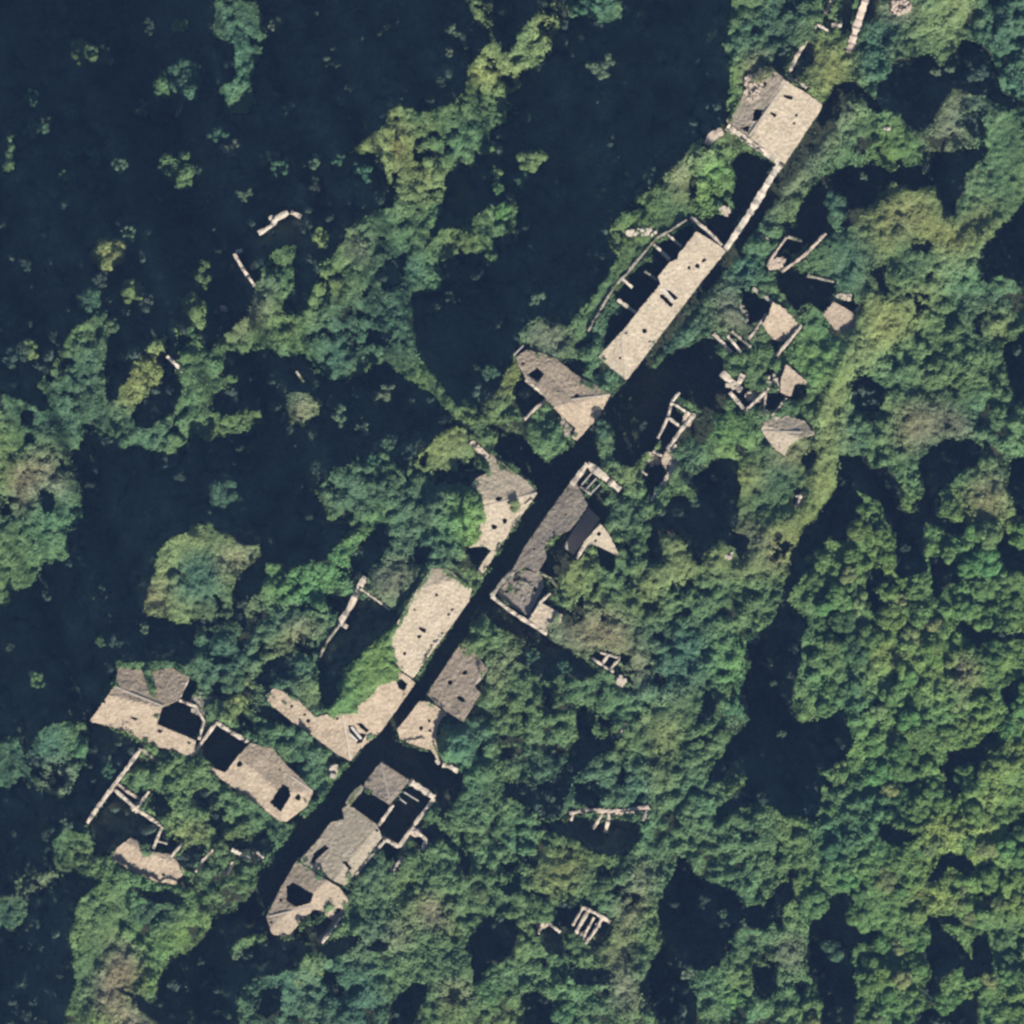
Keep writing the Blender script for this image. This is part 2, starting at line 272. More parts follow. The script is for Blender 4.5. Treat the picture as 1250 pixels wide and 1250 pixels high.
reg(D_, 'd', (1055,700),(1075,690),(1082,712),(1070,720),(1082,740),(1068,748),(1058,720)); reg(D_, 'd', (1135,680),(1175,690),(1172,712),(1150,720),(1146,745),(1138,730),(1130,705)); reg(D_, 'd', (1222,648),(1242,660),(1270,670),(1270,700),(1235,700),(1220,690),(1212,672)); reg(D_, 'd', (1235,560),(1270,555),(1270,640),(1240,630),(1228,600))
reg(D_, 'd', (950,738),(962,735),(985,755),(980,790),(972,830),(966,862),(975,880),(1000,882),(1008,872),(1040,858),(1075,850),(1070,862),(1040,876),(1044,900),(1032,935),(1000,940),(1018,958),(1012,985),(1000,1002),(960,994),(920,978),(908,985),(890,990),(877,1005),(870,1000),(878,985),(892,974),(908,960),(910,950),(895,945),(876,955),(864,948),(872,928),(886,925),(885,908),(905,895),(916,880),(905,865),(902,850),(908,830),(918,808),(910,800),(910,782),(925,775),(943,755))
reg(D_, 'd', (852,868),(858,845),(872,842),(880,850),(876,868),(862,880),(848,890)); reg(D_, 'd', (1172,758),(1215,772),(1250,770),(1250,778),(1200,785),(1195,795),(1185,780),(1165,772)); reg(D_, 'd', (1225,840),(1245,825),(1255,830),(1245,850),(1235,870),(1228,860)); reg(D_, 'd', (1205,900),(1228,892),(1232,908),(1215,915),(1200,925),(1190,955),(1185,935),(1165,945),(1180,960),(1168,975),(1155,955),(1152,935),(1160,918),(1190,915));
reg(T_, 'y', (1065,795),(1075,788),(1100,795),(1116,798),(1112,812),(1090,814),(1070,808)); reg(T_, 'y', (1052,815),(1070,815),(1080,835),(1075,848),(1060,862),(1048,848)); reg(T_, 'y', (1125,830),(1145,825),(1148,860),(1135,874),(1122,855)); reg(T_, 'r', (1165,815),(1185,795),(1195,815),(1180,848),(1165,840)); reg(T_, 'y', (1200,965),(1235,955),(1230,975),(1205,985),(1190,985)); reg(T_, 'y', (1210,930),(1250,905),(1250,930),(1220,945)); reg(T_, 'y', (1105,1090),(1165,1085),(1170,1115),(1135,1115),(1115,1110)); reg(T_, 'y', (1120,1000),(1220,1000),(1220,1040),(1195,1055),(1150,1035),(1130,1020))
reg(T_, 'b', (1000,960),(1090,960),(1085,1000),(1060,1040),(1000,1060)); reg(T_, 'b', (1200,1130),(1260,1120),(1260,1200),(1200,1200)); reg(T_, 'b', (1000,1140),(1040,1140),(1045,1190),(1010,1200)); reg(T_,'b',(1040,720),(1060,760),(1060,860),(1040,900),(1030,860),(1020,760)); reg(T_, 'b', (760,760),(850,760),(870,830),(830,870),(790,840),(770,790)); reg(T_, 'b', (620,900),(760,930),(820,940),(800,1000),(780,985),(720,985),(660,1000)); reg(T_, 'b', (555,860),(600,850),(610,900),(560,930),(540,900))
reg(T_, 'v', (870,790),(908,782),(908,830),(890,850),(872,835)); reg(I_, 'y', (800,860),(850,845),(845,885),(815,900),(815,950),(800,1000),(790,1000),(795,940),(805,920),(780,880)); reg(I_, 'g', (835,848),(860,840),(855,870),(842,888),(830,885))
reg(I_, 'p', (655,790),(690,755),(730,740),(760,750),(775,790),(800,810),(790,840),(765,850),(770,810),(740,795),(700,795),(680,800),(668,775)); reg(I_, 'k', (700,760),(745,750),(765,770),(755,785),(720,790))
reg(I_, 'v', (852,560),(850,520),(865,500),(880,490),(900,505),(920,512),(922,545),(905,560),(885,558),(862,552)); reg(I_, 'y', (905,560),(920,550),(930,575),(928,600),(905,600),(900,585)); reg(I_, 'y', (808,650),(822,645),(838,665),(846,690),(835,710),(800,722),(775,715),(795,690),(815,685),(805,665)); reg(I_, 'y', (858,690),(875,665),(890,652),(895,665),(880,690),(870,702),(858,695)); reg(I_, 'p', (895,645),(910,630),(925,645),(938,665),(915,685),(905,655))
reg(I_,'b',(920,570),(975,560),(975,600),(940,610)); reg(I_, 'p', (942,548),(980,530),(995,535),(970,570),(950,565))
reg(D_, 'd', (832,572),(850,580),(872,562),(898,560),(902,590),(903,610),(900,640),(893,650),(915,660),(906,685),(895,668),(880,655),(862,675),(855,690),(846,685),(838,660),(822,645),(806,650),(810,680),(798,690),(792,670),(783,640),(800,630),(812,620),(822,605),(850,612),(850,600),(835,590))
reg(D_, 'd', (978,560),(992,545),(998,555),(990,572),(982,585)); reg(D_, 'd', (968,602),(980,598),(978,612),(968,615))
# gardens around the lower houses
reg(T_, 'g', (190,915),(240,930),(270,950),(325,992),(320,1012),(290,1045),(260,1032),(225,1040),(200,1006),(170,985),(150,960),(170,925)); reg(D_, 'd', (238,975),(250,960),(265,975),(255,990)); reg(D_, 'd', (255,990),(275,985),(270,1010),(255,1010)); reg(I_,'y',(210,1010),(250,1005),(250,1028),(222,1036)); reg(D_, 'd', (180,965),(200,975),(215,990),(195,1000),(182,985))
reg(D_, 'd', (108,1008),(138,968),(165,990),(197,1008),(188,1036),(172,1030),(158,1022),(136,1046),(118,1042)); reg(D_, 'd', (198,1012),(222,1032),(208,1044),(190,1036)); reg(D_, 'd', (213,1046),(235,1030),(256,1030),(236,1064),(224,1060)); reg(D_, 'd', (298,1032),(322,1012),(336,1030),(310,1056)); reg(D_, 'd', (262,1045),(280,1040),(275,1060))
reg(D_, 'd', (0,990),(45,990),(55,1040),(40,1060),(20,1070),(0,1075),(-60,1075),(-60,990))
reg(F_, 'b', (-30,905),(20,900),(30,925),(45,890),(80,878),(105,882),(112,905),(105,925),(95,942),(88,965),(70,976),(50,970),(20,962),(-30,965)); reg(F_, 'p', (50,960),(60,935),(90,930),(88,965),(70,976)); reg(F_, 'g', (85,885),(105,884),(110,905),(100,930),(82,915)); reg(D_, 'd', (28,925),(44,918),(52,935),(36,940))
reg(F_, 'g', (60,1030),(80,1015),(105,1018),(112,1040),(125,1048),(95,1060),(75,1065),(60,1055)); reg(F_, 'p', (10,1085),(50,1062),(70,1065),(72,1080),(40,1092),(12,1098)); reg(F_, 'b', (-20,1100),(20,1095),(28,1120),(15,1135),(-20,1145))
reg(T_, 'v', (120,1070),(150,1060),(190,1085),(250,1075),(250,1110),(245,1140),(232,1165),(205,1170),(190,1200),(183,1222),(150,1208),(185,1250),(210,1290),(80,1290),(85,1230),(95,1190),(85,1155),(115,1120))
reg(I_, 'g', (95,1140),(150,1070),(165,1080),(150,1140),(120,1180),(110,1280),(75,1280),(90,1200)); reg(T_, 'b', (165,1100),(230,1095),(225,1125),(190,1135),(160,1130)); reg(I_, 'v', (190,1140),(240,1105),(245,1140),(225,1160),(200,1170),(180,1190))
reg(I_, 'r', (115,1200),(130,1165),(145,1150),(165,1155),(172,1185),(172,1205),(150,1208),(150,1225),(130,1250),(110,1215)); reg(I_, 'r', (145,1222),(165,1222),(185,1245),(200,1290),(140,1290)); reg(D_, 'd', (165,1085),(215,1086),(225,1098),(180,1102))
reg(T_, 'g', (255,1040),(290,1048),(300,1075),(298,1100),(275,1122),(255,1110),(235,1095),(235,1075))
reg(D_, 'd', (250,1138),(262,1118),(300,1105),(322,1120),(345,1146),(375,1152),(398,1152),(420,1142),(440,1138),(430,1160),(410,1175),(385,1160),(350,1190),(320,1200),(290,1210),(292,1300),(215,1300),(190,1250),(150,1210),(185,1222),(190,1200),(205,1170),(232,1166))
reg(F_, 'g', (325,1138),(330,1145),(305,1158),(285,1172),(278,1165),(290,1150),(308,1140)); reg(T_, 'b', (300,1200),(340,1190),(400,1170),(450,1180),(470,1200),(465,1290),(300,1290),(290,1240)); reg(D_, 'd', (392,1186),(420,1188),(425,1200),(415,1215),(398,1212)); reg(D_, 'd', (310,1215),(340,1205),(345,1230),(325,1250),(312,1240)); reg(D_, 'd', (455,1142),(475,1150),(468,1165),(450,1160)); reg(D_, 'd', (474,1228),(498,1202),(520,1200),(505,1245),(495,1290),(470,1290))
reg(I_,'y',(385,1165),(392,1185),(375,1200),(355,1198),(375,1185)); reg(I_, 'p', (435,1150),(460,1120),(462,1140),(440,1165),(430,1170)); reg(I_, 'r', (510,1100),(535,1095),(545,1120),(535,1140),(515,1130)); reg(I_, 'k', (470,1140),(490,1115),(500,1160),(480,1160)); reg(I_, 'k', (535,1205),(570,1195),(575,1215),(545,1225)); reg(I_, 'y', (640,1065),(660,1050),(700,1045),(712,1070),(695,1090),(660,1085)); reg(I_, 'k', (755,1130),(780,1050),(795,1060),(785,1100),(765,1140),(765,1180),(790,1230),(750,1230),(745,1160))
reg(I_, 'y', (720,1170),(755,1130),(760,1170),(735,1185)); reg(T_, 'b', (430,1075),(470,1060),(480,1100),(440,1100))
reg(D_, 'd', (498,948),(510,940),(560,940),(566,955),(552,985),(540,1000),(532,974)); reg(D_, 'd', (505,1012),(535,1002),(556,1030),(572,1045),(576,1066),(566,1068),(558,1040),(532,1024),(520,1030)); reg(D_, 'd', (618,800),(640,776),(655,770),(688,790),(718,808),(730,822),(715,832),(690,822),(670,830),(660,830),(640,812)); reg(D_, 'd', (662,835),(676,845),(672,868),(660,860)); reg(D_, 'd', (612,908),(632,912),(628,928),(612,925))
reg(D_, 'd', (705,868),(728,870),(720,895),(735,905),(752,895),(750,915),(730,920),(700,950),(690,970),(682,1000),(665,1000),(640,982),(610,966),(615,955),(650,960),(680,950),(695,920),(705,900)); reg(D_, 'd', (702,956),(725,950),(733,970),(722,985),(702,975)); reg(D_, 'd', (695,998),(735,1000),(772,1002),(782,1012),(776,1032),(760,1045),(730,1040),(700,1022),(655,1012),(640,1004),(690,1002)); reg(D_, 'd', (668,1108),(690,1100),(708,1106),(696,1136),(682,1135),(664,1120)); reg(D_, 'd', (738,1124),(748,1130),(736,1155),(722,1165),(718,1152)); reg(D_, 'd', (660,1150),(668,1132),(686,1142),(690,1168),(665,1165)); reg(D_, 'd', (585,1122),(618,1120),(632,1142),(620,1168),(595,1175),(582,1200),(570,1160)); reg(D_, 'd', (635,1215),(658,1210),(680,1230),(690,1300),(650,1300)); reg(D_, 'd', (690,1175),(745,1185),(742,1205),(705,1200)); reg(D_,'d',(610,1080),(640,1068),(636,1085),(615,1092))
reg(D_, 'd', (828,1050),(848,1050),(850,1066),(880,1076),(900,1085),(906,1105),(935,1110),(945,1082),(962,1075),(968,1095),(955,1120),(940,1130),(905,1132),(890,1150),(880,1170),(865,1180),(832,1182),(835,1195),(850,1220),(855,1300),(815,1300),(800,1236),(790,1220),(776,1200),(786,1177),(800,1170),(806,1155),(802,1140),(806,1110),(812,1085)); reg(D_, 'd', (990,1128),(1002,1104),(1034,1090),(1046,1102),(1050,1125),(1075,1142),(1078,1150),(1055,1150),(1040,1162),(1045,1195),(1042,1300),(1005,1300),(1000,1212),(988,1190)); reg(D_, 'd', (920,1180),(950,1185),(950,1215),(935,1225),(922,1205))
reg(D_, 'd', (1120,1115),(1145,1120),(1165,1118),(1178,1128),(1150,1130),(1175,1160),(1195,1180),(1180,1200),(1172,1175),(1150,1200),(1150,1230),(1120,1225),(1138,1190),(1130,1165),(1140,1145)); reg(D_, 'd', (1070,1000),(1085,1005),(1110,1010),(1125,1020),(1100,1028),(1075,1030),(1068,1015)); reg(D_, 'd', (1150,1042),(1180,1040),(1190,1058),(1182,1068),(1160,1056),(1150,1075),(1135,1078)); reg(D_, 'd', (1185,1150),(1205,1140),(1208,1195),(1190,1190)); reg(D_, 'd', (1195,1095),(1215,1092),(1210,1110),(1198,1110)); reg(D_, 'd', (1180,1215),(1195,1210),(1195,1300),(1120,1300),(1120,1235),(1150,1235))
reg(I_, 'p', (950,1150),(975,1140),(985,1155),(985,1175),(965,1185),(945,1175)); reg(T_, 'v', (880,1210),(905,1205),(912,1220),(895,1228),(880,1222))
# lane, courts and ruin interiors
LANE0 = len(A)
reg(D_, 'd', (300,1100),(322,1066),(345,1030),(385,985),(412,955),(440,918),(466,893),(507,835),(575,730),(588,710),(656,602),(650,588),(600,548),(615,535),(640,530),(655,556),(668,568),(700,543),(730,510),(745,485),(768,465),(820,400),(886,307),(950,205),(1004,132),(1018,106),(1040,100),(1052,108),(1075,128),(1075,140),(1040,115),(1026,125),(1010,155),(975,200),(945,240),(930,265),(915,290),(890,320),(850,372),(800,440),(850,412),(870,416),(882,445),(886,480),(868,500),(850,500),(830,478),(816,495),(802,535),(772,568),(745,565),(740,580),(717,565),(700,590),(655,650),(610,710),(600,728),(640,765),(662,800),(625,775),(590,745),(570,775),(560,789),(520,848),(505,870),(485,890),(482,904),(500,912),(535,922),(560,945),(560,975),(531,974),(465,930),(443,958),(393,1020),(362,1052),(322,1120),(300,1135))
reg(T_, 'b', (725,530),(745,520),(752,560),(765,580),(755,592),(735,575)); reg(T_, 'b', (805,395),(850,370),(870,390),(860,412),(820,430),(800,450),(785,450)); reg(T_, 'b', (880,330),(905,310),(935,320),(930,345),(900,350),(880,350),(868,370),(855,395),(850,385)); reg(I_,'p',(870,360),(890,348),(905,355),(890,385),(875,385))
reg(T_, 'g', (575,765),(590,755),(605,765),(640,765),(642,785),(620,812),(600,840),(590,820),(580,798),(562,790)); reg(I_, 'p', (600,840),(588,840),(592,830),(625,790),(640,780),(638,795))
reg(I_, 'p', (1030,118),(1044,118),(1045,130),(1022,165),(1000,196),(980,226),(955,248),(942,268),(930,275),(934,258),(952,232),(975,205),(1000,172),(1020,145)); reg(I_, 'g', (1050,135),(1075,138),(1070,165),(1050,175),(1035,200),(1020,215),(1008,215),(1020,190),(1040,165)); reg(D_, 'd', (1048,170),(1060,172),(1056,188),(1046,184)); reg(I_, 'v', (1085,142),(1100,142),(1104,160),(1110,172),(1125,165),(1130,180),(1120,200),(1100,200),(1095,210),(1080,205),(1055,195),(1075,180),(1082,165))
reg(D_, 'd', (1030,205),(1075,202),(1085,212),(1100,205),(1125,205),(1140,225),(1110,235),(1095,222),(1075,224),(1066,245),(1050,268),(1030,278),(1015,262),(1008,285),(990,300),(972,300),(960,280),(975,255),(990,232),(1005,215)); reg(T_, 'b', (1012,245),(1030,240),(1035,265),(1022,280),(1008,270)); reg(T_,'g',(940,290),(965,262),(975,270),(960,300),(945,310))
reg(D_, 'd', (893,195),(912,184),(944,200),(925,240),(906,258),(893,242),(898,215)); reg(T_, 'v', (850,195),(870,180),(892,195),(896,215),(885,235),(878,255),(855,262),(842,245),(842,215)); reg(D_, 'd', (842,212),(850,212),(850,240),(842,245))
reg(D_, 'd', (806,290),(838,268),(848,284),(828,312),(818,320),(803,338),(806,347),(776,384),(755,368),(752,350),(778,322),(798,318),(795,300)); reg(T_, 'b', (730,385),(745,372),(762,385),(755,405),(735,420),(722,432),(720,410)); reg(D_, 'd', (745,385),(776,384),(760,402),(738,424))
reg(D_, 'd', (862,268),(885,258),(905,262),(886,298),(870,288)); reg(D_, 'd', (905,352),(925,360),(942,372),(930,390),(914,396),(903,378)); reg(D_, 'd', (945,335),(960,328),(1015,340),(1020,355),(1006,378),(990,368),(970,376),(950,352)); reg(D_, 'd', (1022,362),(1040,364),(1046,380),(1036,380)); reg(D_, 'd', (898,408),(917,418),(912,428),(893,414)); reg(D_, 'd', (940,411),(962,409),(958,418),(946,432)); reg(D_, 'd', (1003,395),(1018,401),(1032,416),(1018,410)); reg(I_, 'g', (905,440),(930,425),(945,412),(940,395),(918,410),(920,430)); reg(D_, 'd', (956,290),(985,290),(972,310),(960,302))
reg(D_, 'd', (934,482),(952,478),(960,488),(940,506),(932,500)); reg(D_, 'd', (968,472),(984,470),(984,484),(970,486)); reg(D_, 'd', (895,480),(910,476),(932,482),(910,500)); reg(T_, 'g', (900,430),(950,435),(955,445),(930,470),(905,465),(895,445)); reg(I_,'r',(880,362),(902,378),(925,408),(905,412),(882,395))
reg(D_, 'd', (817,496),(836,508),(832,520),(812,545),(803,536)); reg(D_, 'd', (782,568),(798,555),(812,562),(810,585),(795,606),(785,590)); reg(I_, 'y', (770,580),(800,535),(806,545),(785,568),(772,585)); reg(T_, 'b', (825,540),(850,530),(870,545),(872,560),(850,580),(830,570)); reg(D_,'d',(845,505),(868,502),(872,520),(855,540),(842,530))
reg(D_, 'd', (688,650),(718,617),(736,632),(708,668),(690,700),(668,705),(658,698),(666,680)); reg(D_, 'd', (720,605),(745,600),(745,625),(733,640),(716,618)); reg(T_, 'b', (736,610),(755,600),(780,640),(770,650),(745,640)); reg(D_, 'd', (727,668),(752,680),(750,700),(735,690)); reg(D_,'d',(672,735),(700,745),(710,725),(715,752),(700,765),(686,752))
reg(I_, 'y', (700,680),(715,668),(720,690),(708,718),(698,735),(688,725),(692,700)); reg(D_, 'd', (732,806),(742,800),(750,808),(742,815)); reg(D_,'d',(758,796),(770,798),(766,810),(757,806))
reg(D_, 'd', (590,745),(630,752),(670,778),(690,792),(640,780),(600,762)); reg(I_,'g',(570,690),(585,688),(582,705),(575,725),(560,705))
reg(D_, 'd', (563,668),(596,671),(588,687),(575,684)); reg(D_, 'd', (388,1128),(405,1118),(402,1135),(392,1150),(365,1150),(358,1140))
reg(D_, 'd', (463,1026),(487,1035),(484,1055),(470,1045)); reg(T_, 'b', (440,1040),(465,1030),(478,1050),(470,1070),(440,1070))

reg(D_, 'd', (262,886),(303,908),(286,934),(274,944),(244,922)); reg(D_, 'd', (500,957),(528,975),(487,1031),(464,1008),(480,985)); reg(D_, 'd', (444,964),(462,975),(474,984),(460,1004),(437,988),(424,980))
reg(D_, 'd', (219,856),(240,864),(247,882),(240,902),(196,886),(194,868)); reg(D_, 'd', (220,853),(231,830),(239,836),(236,852)); reg(D_, 'd', (504,1012),(518,1024),(512,1034),(497,1040)); reg(D_, 'd', (586,828),(596,812),(592,835),(584,846))
reg(D_, 'd', (705,592),(718,576),(738,596),(722,608)); reg(I_, 'b', (712,590),(722,584),(730,596),(720,602)); reg(D_, 'd', (700,1112),(712,1110),(724,1116),(742,1128),(714,1150),(700,1135)); reg(D_, 'd', (726,796),(756,806),(748,820),(724,804))
reg(I_, 'y', (1140,302),(1200,288),(1190,320),(1165,335),(1110,395),(1060,450),(1030,468),(1020,440),(1045,400),(1090,372),(1125,342)); reg(I_, 'y', (760,594),(770,578),(800,533),(812,540),(792,566),(776,594)); reg(I_, 'y', (962,640),(1000,600),(1020,560),(1024,595),(1004,622),(985,642),(965,662))
reg(T_, 'g', (1085,340),(1105,325),(1118,338),(1095,362),(1080,372))
reg(D_, 'd', (1006,132),(1040,106),(1046,115),(1032,124),(1018,145),(998,172),(974,206),(952,232),(936,258),(930,275),(915,292),(892,320),(852,370),(817,414),(792,448),(770,470),(766,462),(886,306),(953,205))
reg(I_, 'g', (838,262),(846,272),(806,296),(782,322),(756,352),(750,346),(776,314),(800,288)); reg(I_, 'g', (750,346),(756,352),(736,376),(716,410),(706,404),(728,368))
BARE = np.zeros((NG, NG), bool); KIND = np.full((NG, NG), T_, np.int8); CK = np.zeros((NG, NG, 3)); CK[:] = PAL['g']
wob = [vnoise(14, 101, 2) * 2.6, vnoise(14, 102, 2) * 2.6]
WX, WY = PX + wob[0], PY + wob[1]                 # polygons get a natural, uneven outline
VX, VY = WX + vnoise(34, 103, 2) * 3.2 + vnoise(6, 105) * 1.6, WY + vnoise(34, 104, 2) * 3.2 + vnoise(6, 106) * 1.6
for nA, (k, c, p) in enumerate(A):
    xs = [q[0] for q in p]; ys = [q[1] for q in p]
    i0, i1 = np.searchsorted(gx, [min(ys) - 12, max(ys) + 12]); j0, j1 = np.searchsorted(gx, [min(xs) - 12, max(xs) + 12])
    if i1 <= i0 or j1 <= j0: continue
    wx_, wy_ = (VX, VY) if nA < LANE0 and (min(xs) > 900 or max(xs) < 500 or min(ys) > 880 or max(ys) < 260) else (WX, WY)
    mk = inside(p, wx_[i0:i1, j0:j1], wy_[i0:i1, j0:j1])
    KIND[i0:i1, j0:j1][mk] = k; BARE[i0:i1, j0:j1][mk] = nA >= LANE0
    if k != D_: CK[i0:i1, j0:j1][mk] = PAL[c]

# ------------------------------------------------------------------ houses and ruins (outlines in photograph pixels)
H = []
def house(label, outline, eaves, holes=(), tint=(1, 1, 1), ridges=(), beams=(), floor=False):
    H.append(dict(label=label, o=outline, e=eaves, h=holes, t=tint, r=ridges, b=beams, f=floor))
def disc(x, y, r, ax=1.0, ang=0.0, n=7):
    out = []
    for i in range(n):
        a = 2 * math.pi * i / n + 0.3; rr = r * random.uniform(0.75, 1.2)
        u, v = rr * ax * math.cos(a), rr * math.sin(a)
        out.append((x + u * math.cos(ang) - v * math.sin(ang), y + u * math.sin(ang) + v * math.cos(ang)))
    return out
DIM_SLOPE = (0.86, 0.84, 0.84); PINK = (1.12, 1.03, 0.95); CR = (1.2, 1.16, 1.1)  # first tint darkens a roof sloping away from the sun, shade put into colour
house("half collapsed house with a pale slope beside a grey one, highest on the lane",
      [(958,99),(982,113),(1003,127),(1002,134),(958,200),(914,168),(886,147),(903,124),(916,100),(926,84),(940,82)],
      [((1004,128),(958,200),5.0,.34),((886,147),(918,78),5.6,.34)],
      [[(956,116),(968,118),(966,123),(957,120)],[(940,137),(948,140),(946,144),(940,140)],disc(972,141,2.2),disc(969,151,2),
       [(920,134),(931,134),(927,147),(917,149)],[(904,155),(915,153),(913,162),(906,160)],disc(932,104,4),disc(926,118,2.5),disc(943,92,2.5)], CR, [((959,101),(914,167))])
house("long cream roofed terrace with a pair of parallel slots in its roof",
      [(850,283),(878,300),(886,307),(850,352),(815,398),(780,445),(765,464),(730,436),(745,420),(762,402),(776,384),(806,347),(803,338),(818,320),(827,317),(828,311)],
      [((886,307),(765,464),5.0,.33),((765,464),(730,436),5.0,.33)],
      [disc(841,327,2.4),disc(851,325,3),disc(859,318,2.4,1.4,-1),[(812,354),(818,355),(828,364),(824,367),(816,360)],[(805,360),(809,359),(822,372),(819,375),(806,364)],disc(787,404,3.2),disc(764,406,2.4),disc(757,437,1.8),disc(793,417,1.6)],
      CR, [((759,412),(764,462))], [((809,352),(822,368))])
house("pinkish hipped roof house west of the lane with a square hole at its back end",
      [(745,482),(730,510),(704,538),(698,534),(703,523),(683,505),(667,487),(656,470),(642,462),(633,446),(630,436),(643,427),(661,431),(679,438),(696,452),(712,463),(732,472)],
      [((745,482),(643,425),5.0,.34),((745,482),(704,538),5.0,.34)],
      [[(644,458),(655,448),(665,456),(656,468)],disc(704,483,3.2),disc(681,477,1.6),disc(638,444,2.5)], PINK, [((744,482),(697,488))])
house("hip roofed corner house at the lane junction swallowed by trees on its left",
      [(656,602),(632,636),(608,670),(586,708),(582,700),(588,688),(600,672),(590,667),(572,668),(566,640),(566,606),(580,585),(595,577),(598,566),(577,546),(575,538),(604,558),(630,578),(644,588)],
      [((656,602),(575,538),5.0,.32),((656,602),(586,708),5.0,.32)],
      [disc(609,609,3,1.7,-.15),disc(616,636,3.2),disc(603,643,4)], CR, [((655,602),(594,617))])
house("broad cream roof with scattered small holes above the bright green ivy bank",
      [(546,694),(576,719),(573,734),(538,782),(504,828),(464,800),(470,786),(500,734),(526,694)],
      [((576,728),(504,828),5.0,.3),((577,722),(546,696),6.0,.25)],
      [disc(533,726,2.6),disc(552,744,2.2),disc(548,750,2),[(511,765),(520,768),(519,773),(512,769)],disc(512,777,2.8),disc(494,798,2.4),disc(506,744,1.4)], CR)
house("narrow cream roof along the lane with a ragged three part opening near its lower end",
      [(500,827),(507,834),(466,892),(440,914),(428,929),(412,921),(380,897),(355,880),(326,856),(324,849),(336,840),(362,852),(385,876),(404,870),(424,850),(450,826),(474,812)],
      [((507,834),(428,929),5.0,.32),((428,929),(324,852),5.0,.3)],
      [[(484,831),(490,828),(498,835),(493,844),(486,839)],[(425,885),(431,885),(439,895),(448,896),(442,906),(436,908),(428,900)],[(435,883),(440,882),(451,891),(447,894)],disc(412,877,2),disc(372,872,2.4),disc(356,862,2),disc(376,880,3)], PINK, [((419,873),(428,928))], [((429,887),(441,902)),((424,893),(436,905))])
house("grey stone roof east of the lane with three dark holes",
      [(560,789),(580,798),(588,808),(595,816),(588,830),(580,838),(586,846),(566,880),(544,868),(520,848),(530,834)],
      [((560,789),(520,848),4.6,.33)],
      [disc(567,821,3.2),disc(549,833,3.4),disc(563,853,3.6,1.5,.5),[(525,850),(532,852),(543,862),(540,865)],[(584,826),(592,820),(586,836),(579,838)]], (1.12, 1.03, .97))
house("small pinkish roof fading under tree shade just below the grey three holed roof",
      [(512,856),(524,857),(546,871),(537,880),(533,890),(533,912),(538,932),(526,916),(500,908),(488,902),(485,890),(500,872)],
      [((480,918),(545,918),3.6,.26)], [disc(514,889,2.6),disc(524,880,2.2),disc(525,892,2.2)], PINK)
house("long grey roof east of the lane with its rear half open to a shaded floor",
      [(700,584),(708,598),(717,616),(704,636),(694,648),(674,656),(664,668),(667,680),(656,698),(640,692),(622,702),(640,668),(668,628)],
      [((705,576),(616,705),4.6,.33)], [disc(690,628,1.6),disc(652,670,1.6)], DIM_SLOPE)
house("sunken grey roof in a walled corner house below the long grey roof",
      [(606,724),(622,706),(640,696),(660,700),(664,716),(655,732),(645,752),(622,739)],
      [((600,726),(640,690),3.4,.2)], [disc(630,706,4,1.6,-.5),disc(652,719,3.5),disc(640,733,2),disc(618,722,2.5)], (0.8, 0.8, 0.84))
house("small intact cream roof attached to the walled corner house",
      [(661,736),(686,750),(684,762),(668,772),(646,757)], [((668,774),(646,757),4.8,.2)], (), CR)
house("pointed cream roof remnant behind the open shaded floor",
      [(733,640),(742,650),(757,680),(745,674),(733,668),(722,664),(714,668),(712,662)], [((757,684),(712,672),4.4,.28)], [disc(731,652,2.6),disc(727,660,2)], CR)
house("large weathered roof at the left end with a mossy grey north slope",
      [(110,880),(127,856),(140,837),(145,815),(182,819),(209,815),(231,827),(219,853),(198,864),(192,884),(239,904),(236,924),(184,909),(152,892)],
      [((110,880),(236,924),5.0,.34),((144,812),(232,824),5.0,.34)],
      [disc(128,857,2),disc(164,877,2,2,.2),disc(196,892,3.6,n=5),disc(193,873,2.2,1.8,1.8),disc(231,906,2.8),disc(150,884,1.4),disc(159,850,1.3)], PINK, [((140,838),(200,862))])
house("pinkish hipped house with a large jagged hole near the lane corner",
      [(306,907),(333,914),(352,936),(377,960),(382,968),(374,985),(350,1003),(341,1002),(300,972),(268,950),(255,941),(254,935),(274,943),(290,924)],
      [((250,935),(341,1002),5.0,.34),((312,900),(385,966),5.0,.34),((384,968),(346,1004),5.0,.34)],
      [[(345,956),(353,961),(355,971),(343,991),(329,980)],disc(292,932,4.2),disc(364,973,4),disc(342,939,1.8)], PINK, [((356,948),(382,966))])
house("low rough roof of pale slabs surrounded by shadow at lower left",
      [(135,1049),(143,1035),(159,1023),(170,1028),(172,1038),(207,1043),(226,1062),(214,1080),(189,1076),(164,1065)],
      [((134,1052),(214,1084),4.0,.3),((150,1016),(230,1050),4.6,.34)], [disc(199,1068,2.5)], PINK)
house("small hipped roof corner at the top of the large roofless yard",
      [(465,930),(500,953),(492,962),(476,982),(462,974),(444,961),(446,954)],
      [((465,930),(443,960),5.0,.33),((465,930),(531,974),5.0,.33)], (), (0.98, .93, .9), [((465,932),(477,980))])
house("flat looking beige roof with a long slot on its lane side",
      [(425,983),(435,989),(460,1006),(466,1023),(433,1066),(421,1081),(404,1073),(377,1060),(366,1050),(385,1029),(404,1004),(420,1000),(418,987)],
      [((418,985),(364,1052),5.0,.17),((470,1024),(421,1084),5.4,.3)],
      [[(379,1052),(383,1041),(396,1031),(402,1035),(389,1046),(383,1054)],[(417,1051),(423,1051),(430,1060),(426,1061)],disc(460,1013,2.4),disc(392,1060,2),disc(418,996,2)], (0.98, .97, .92))
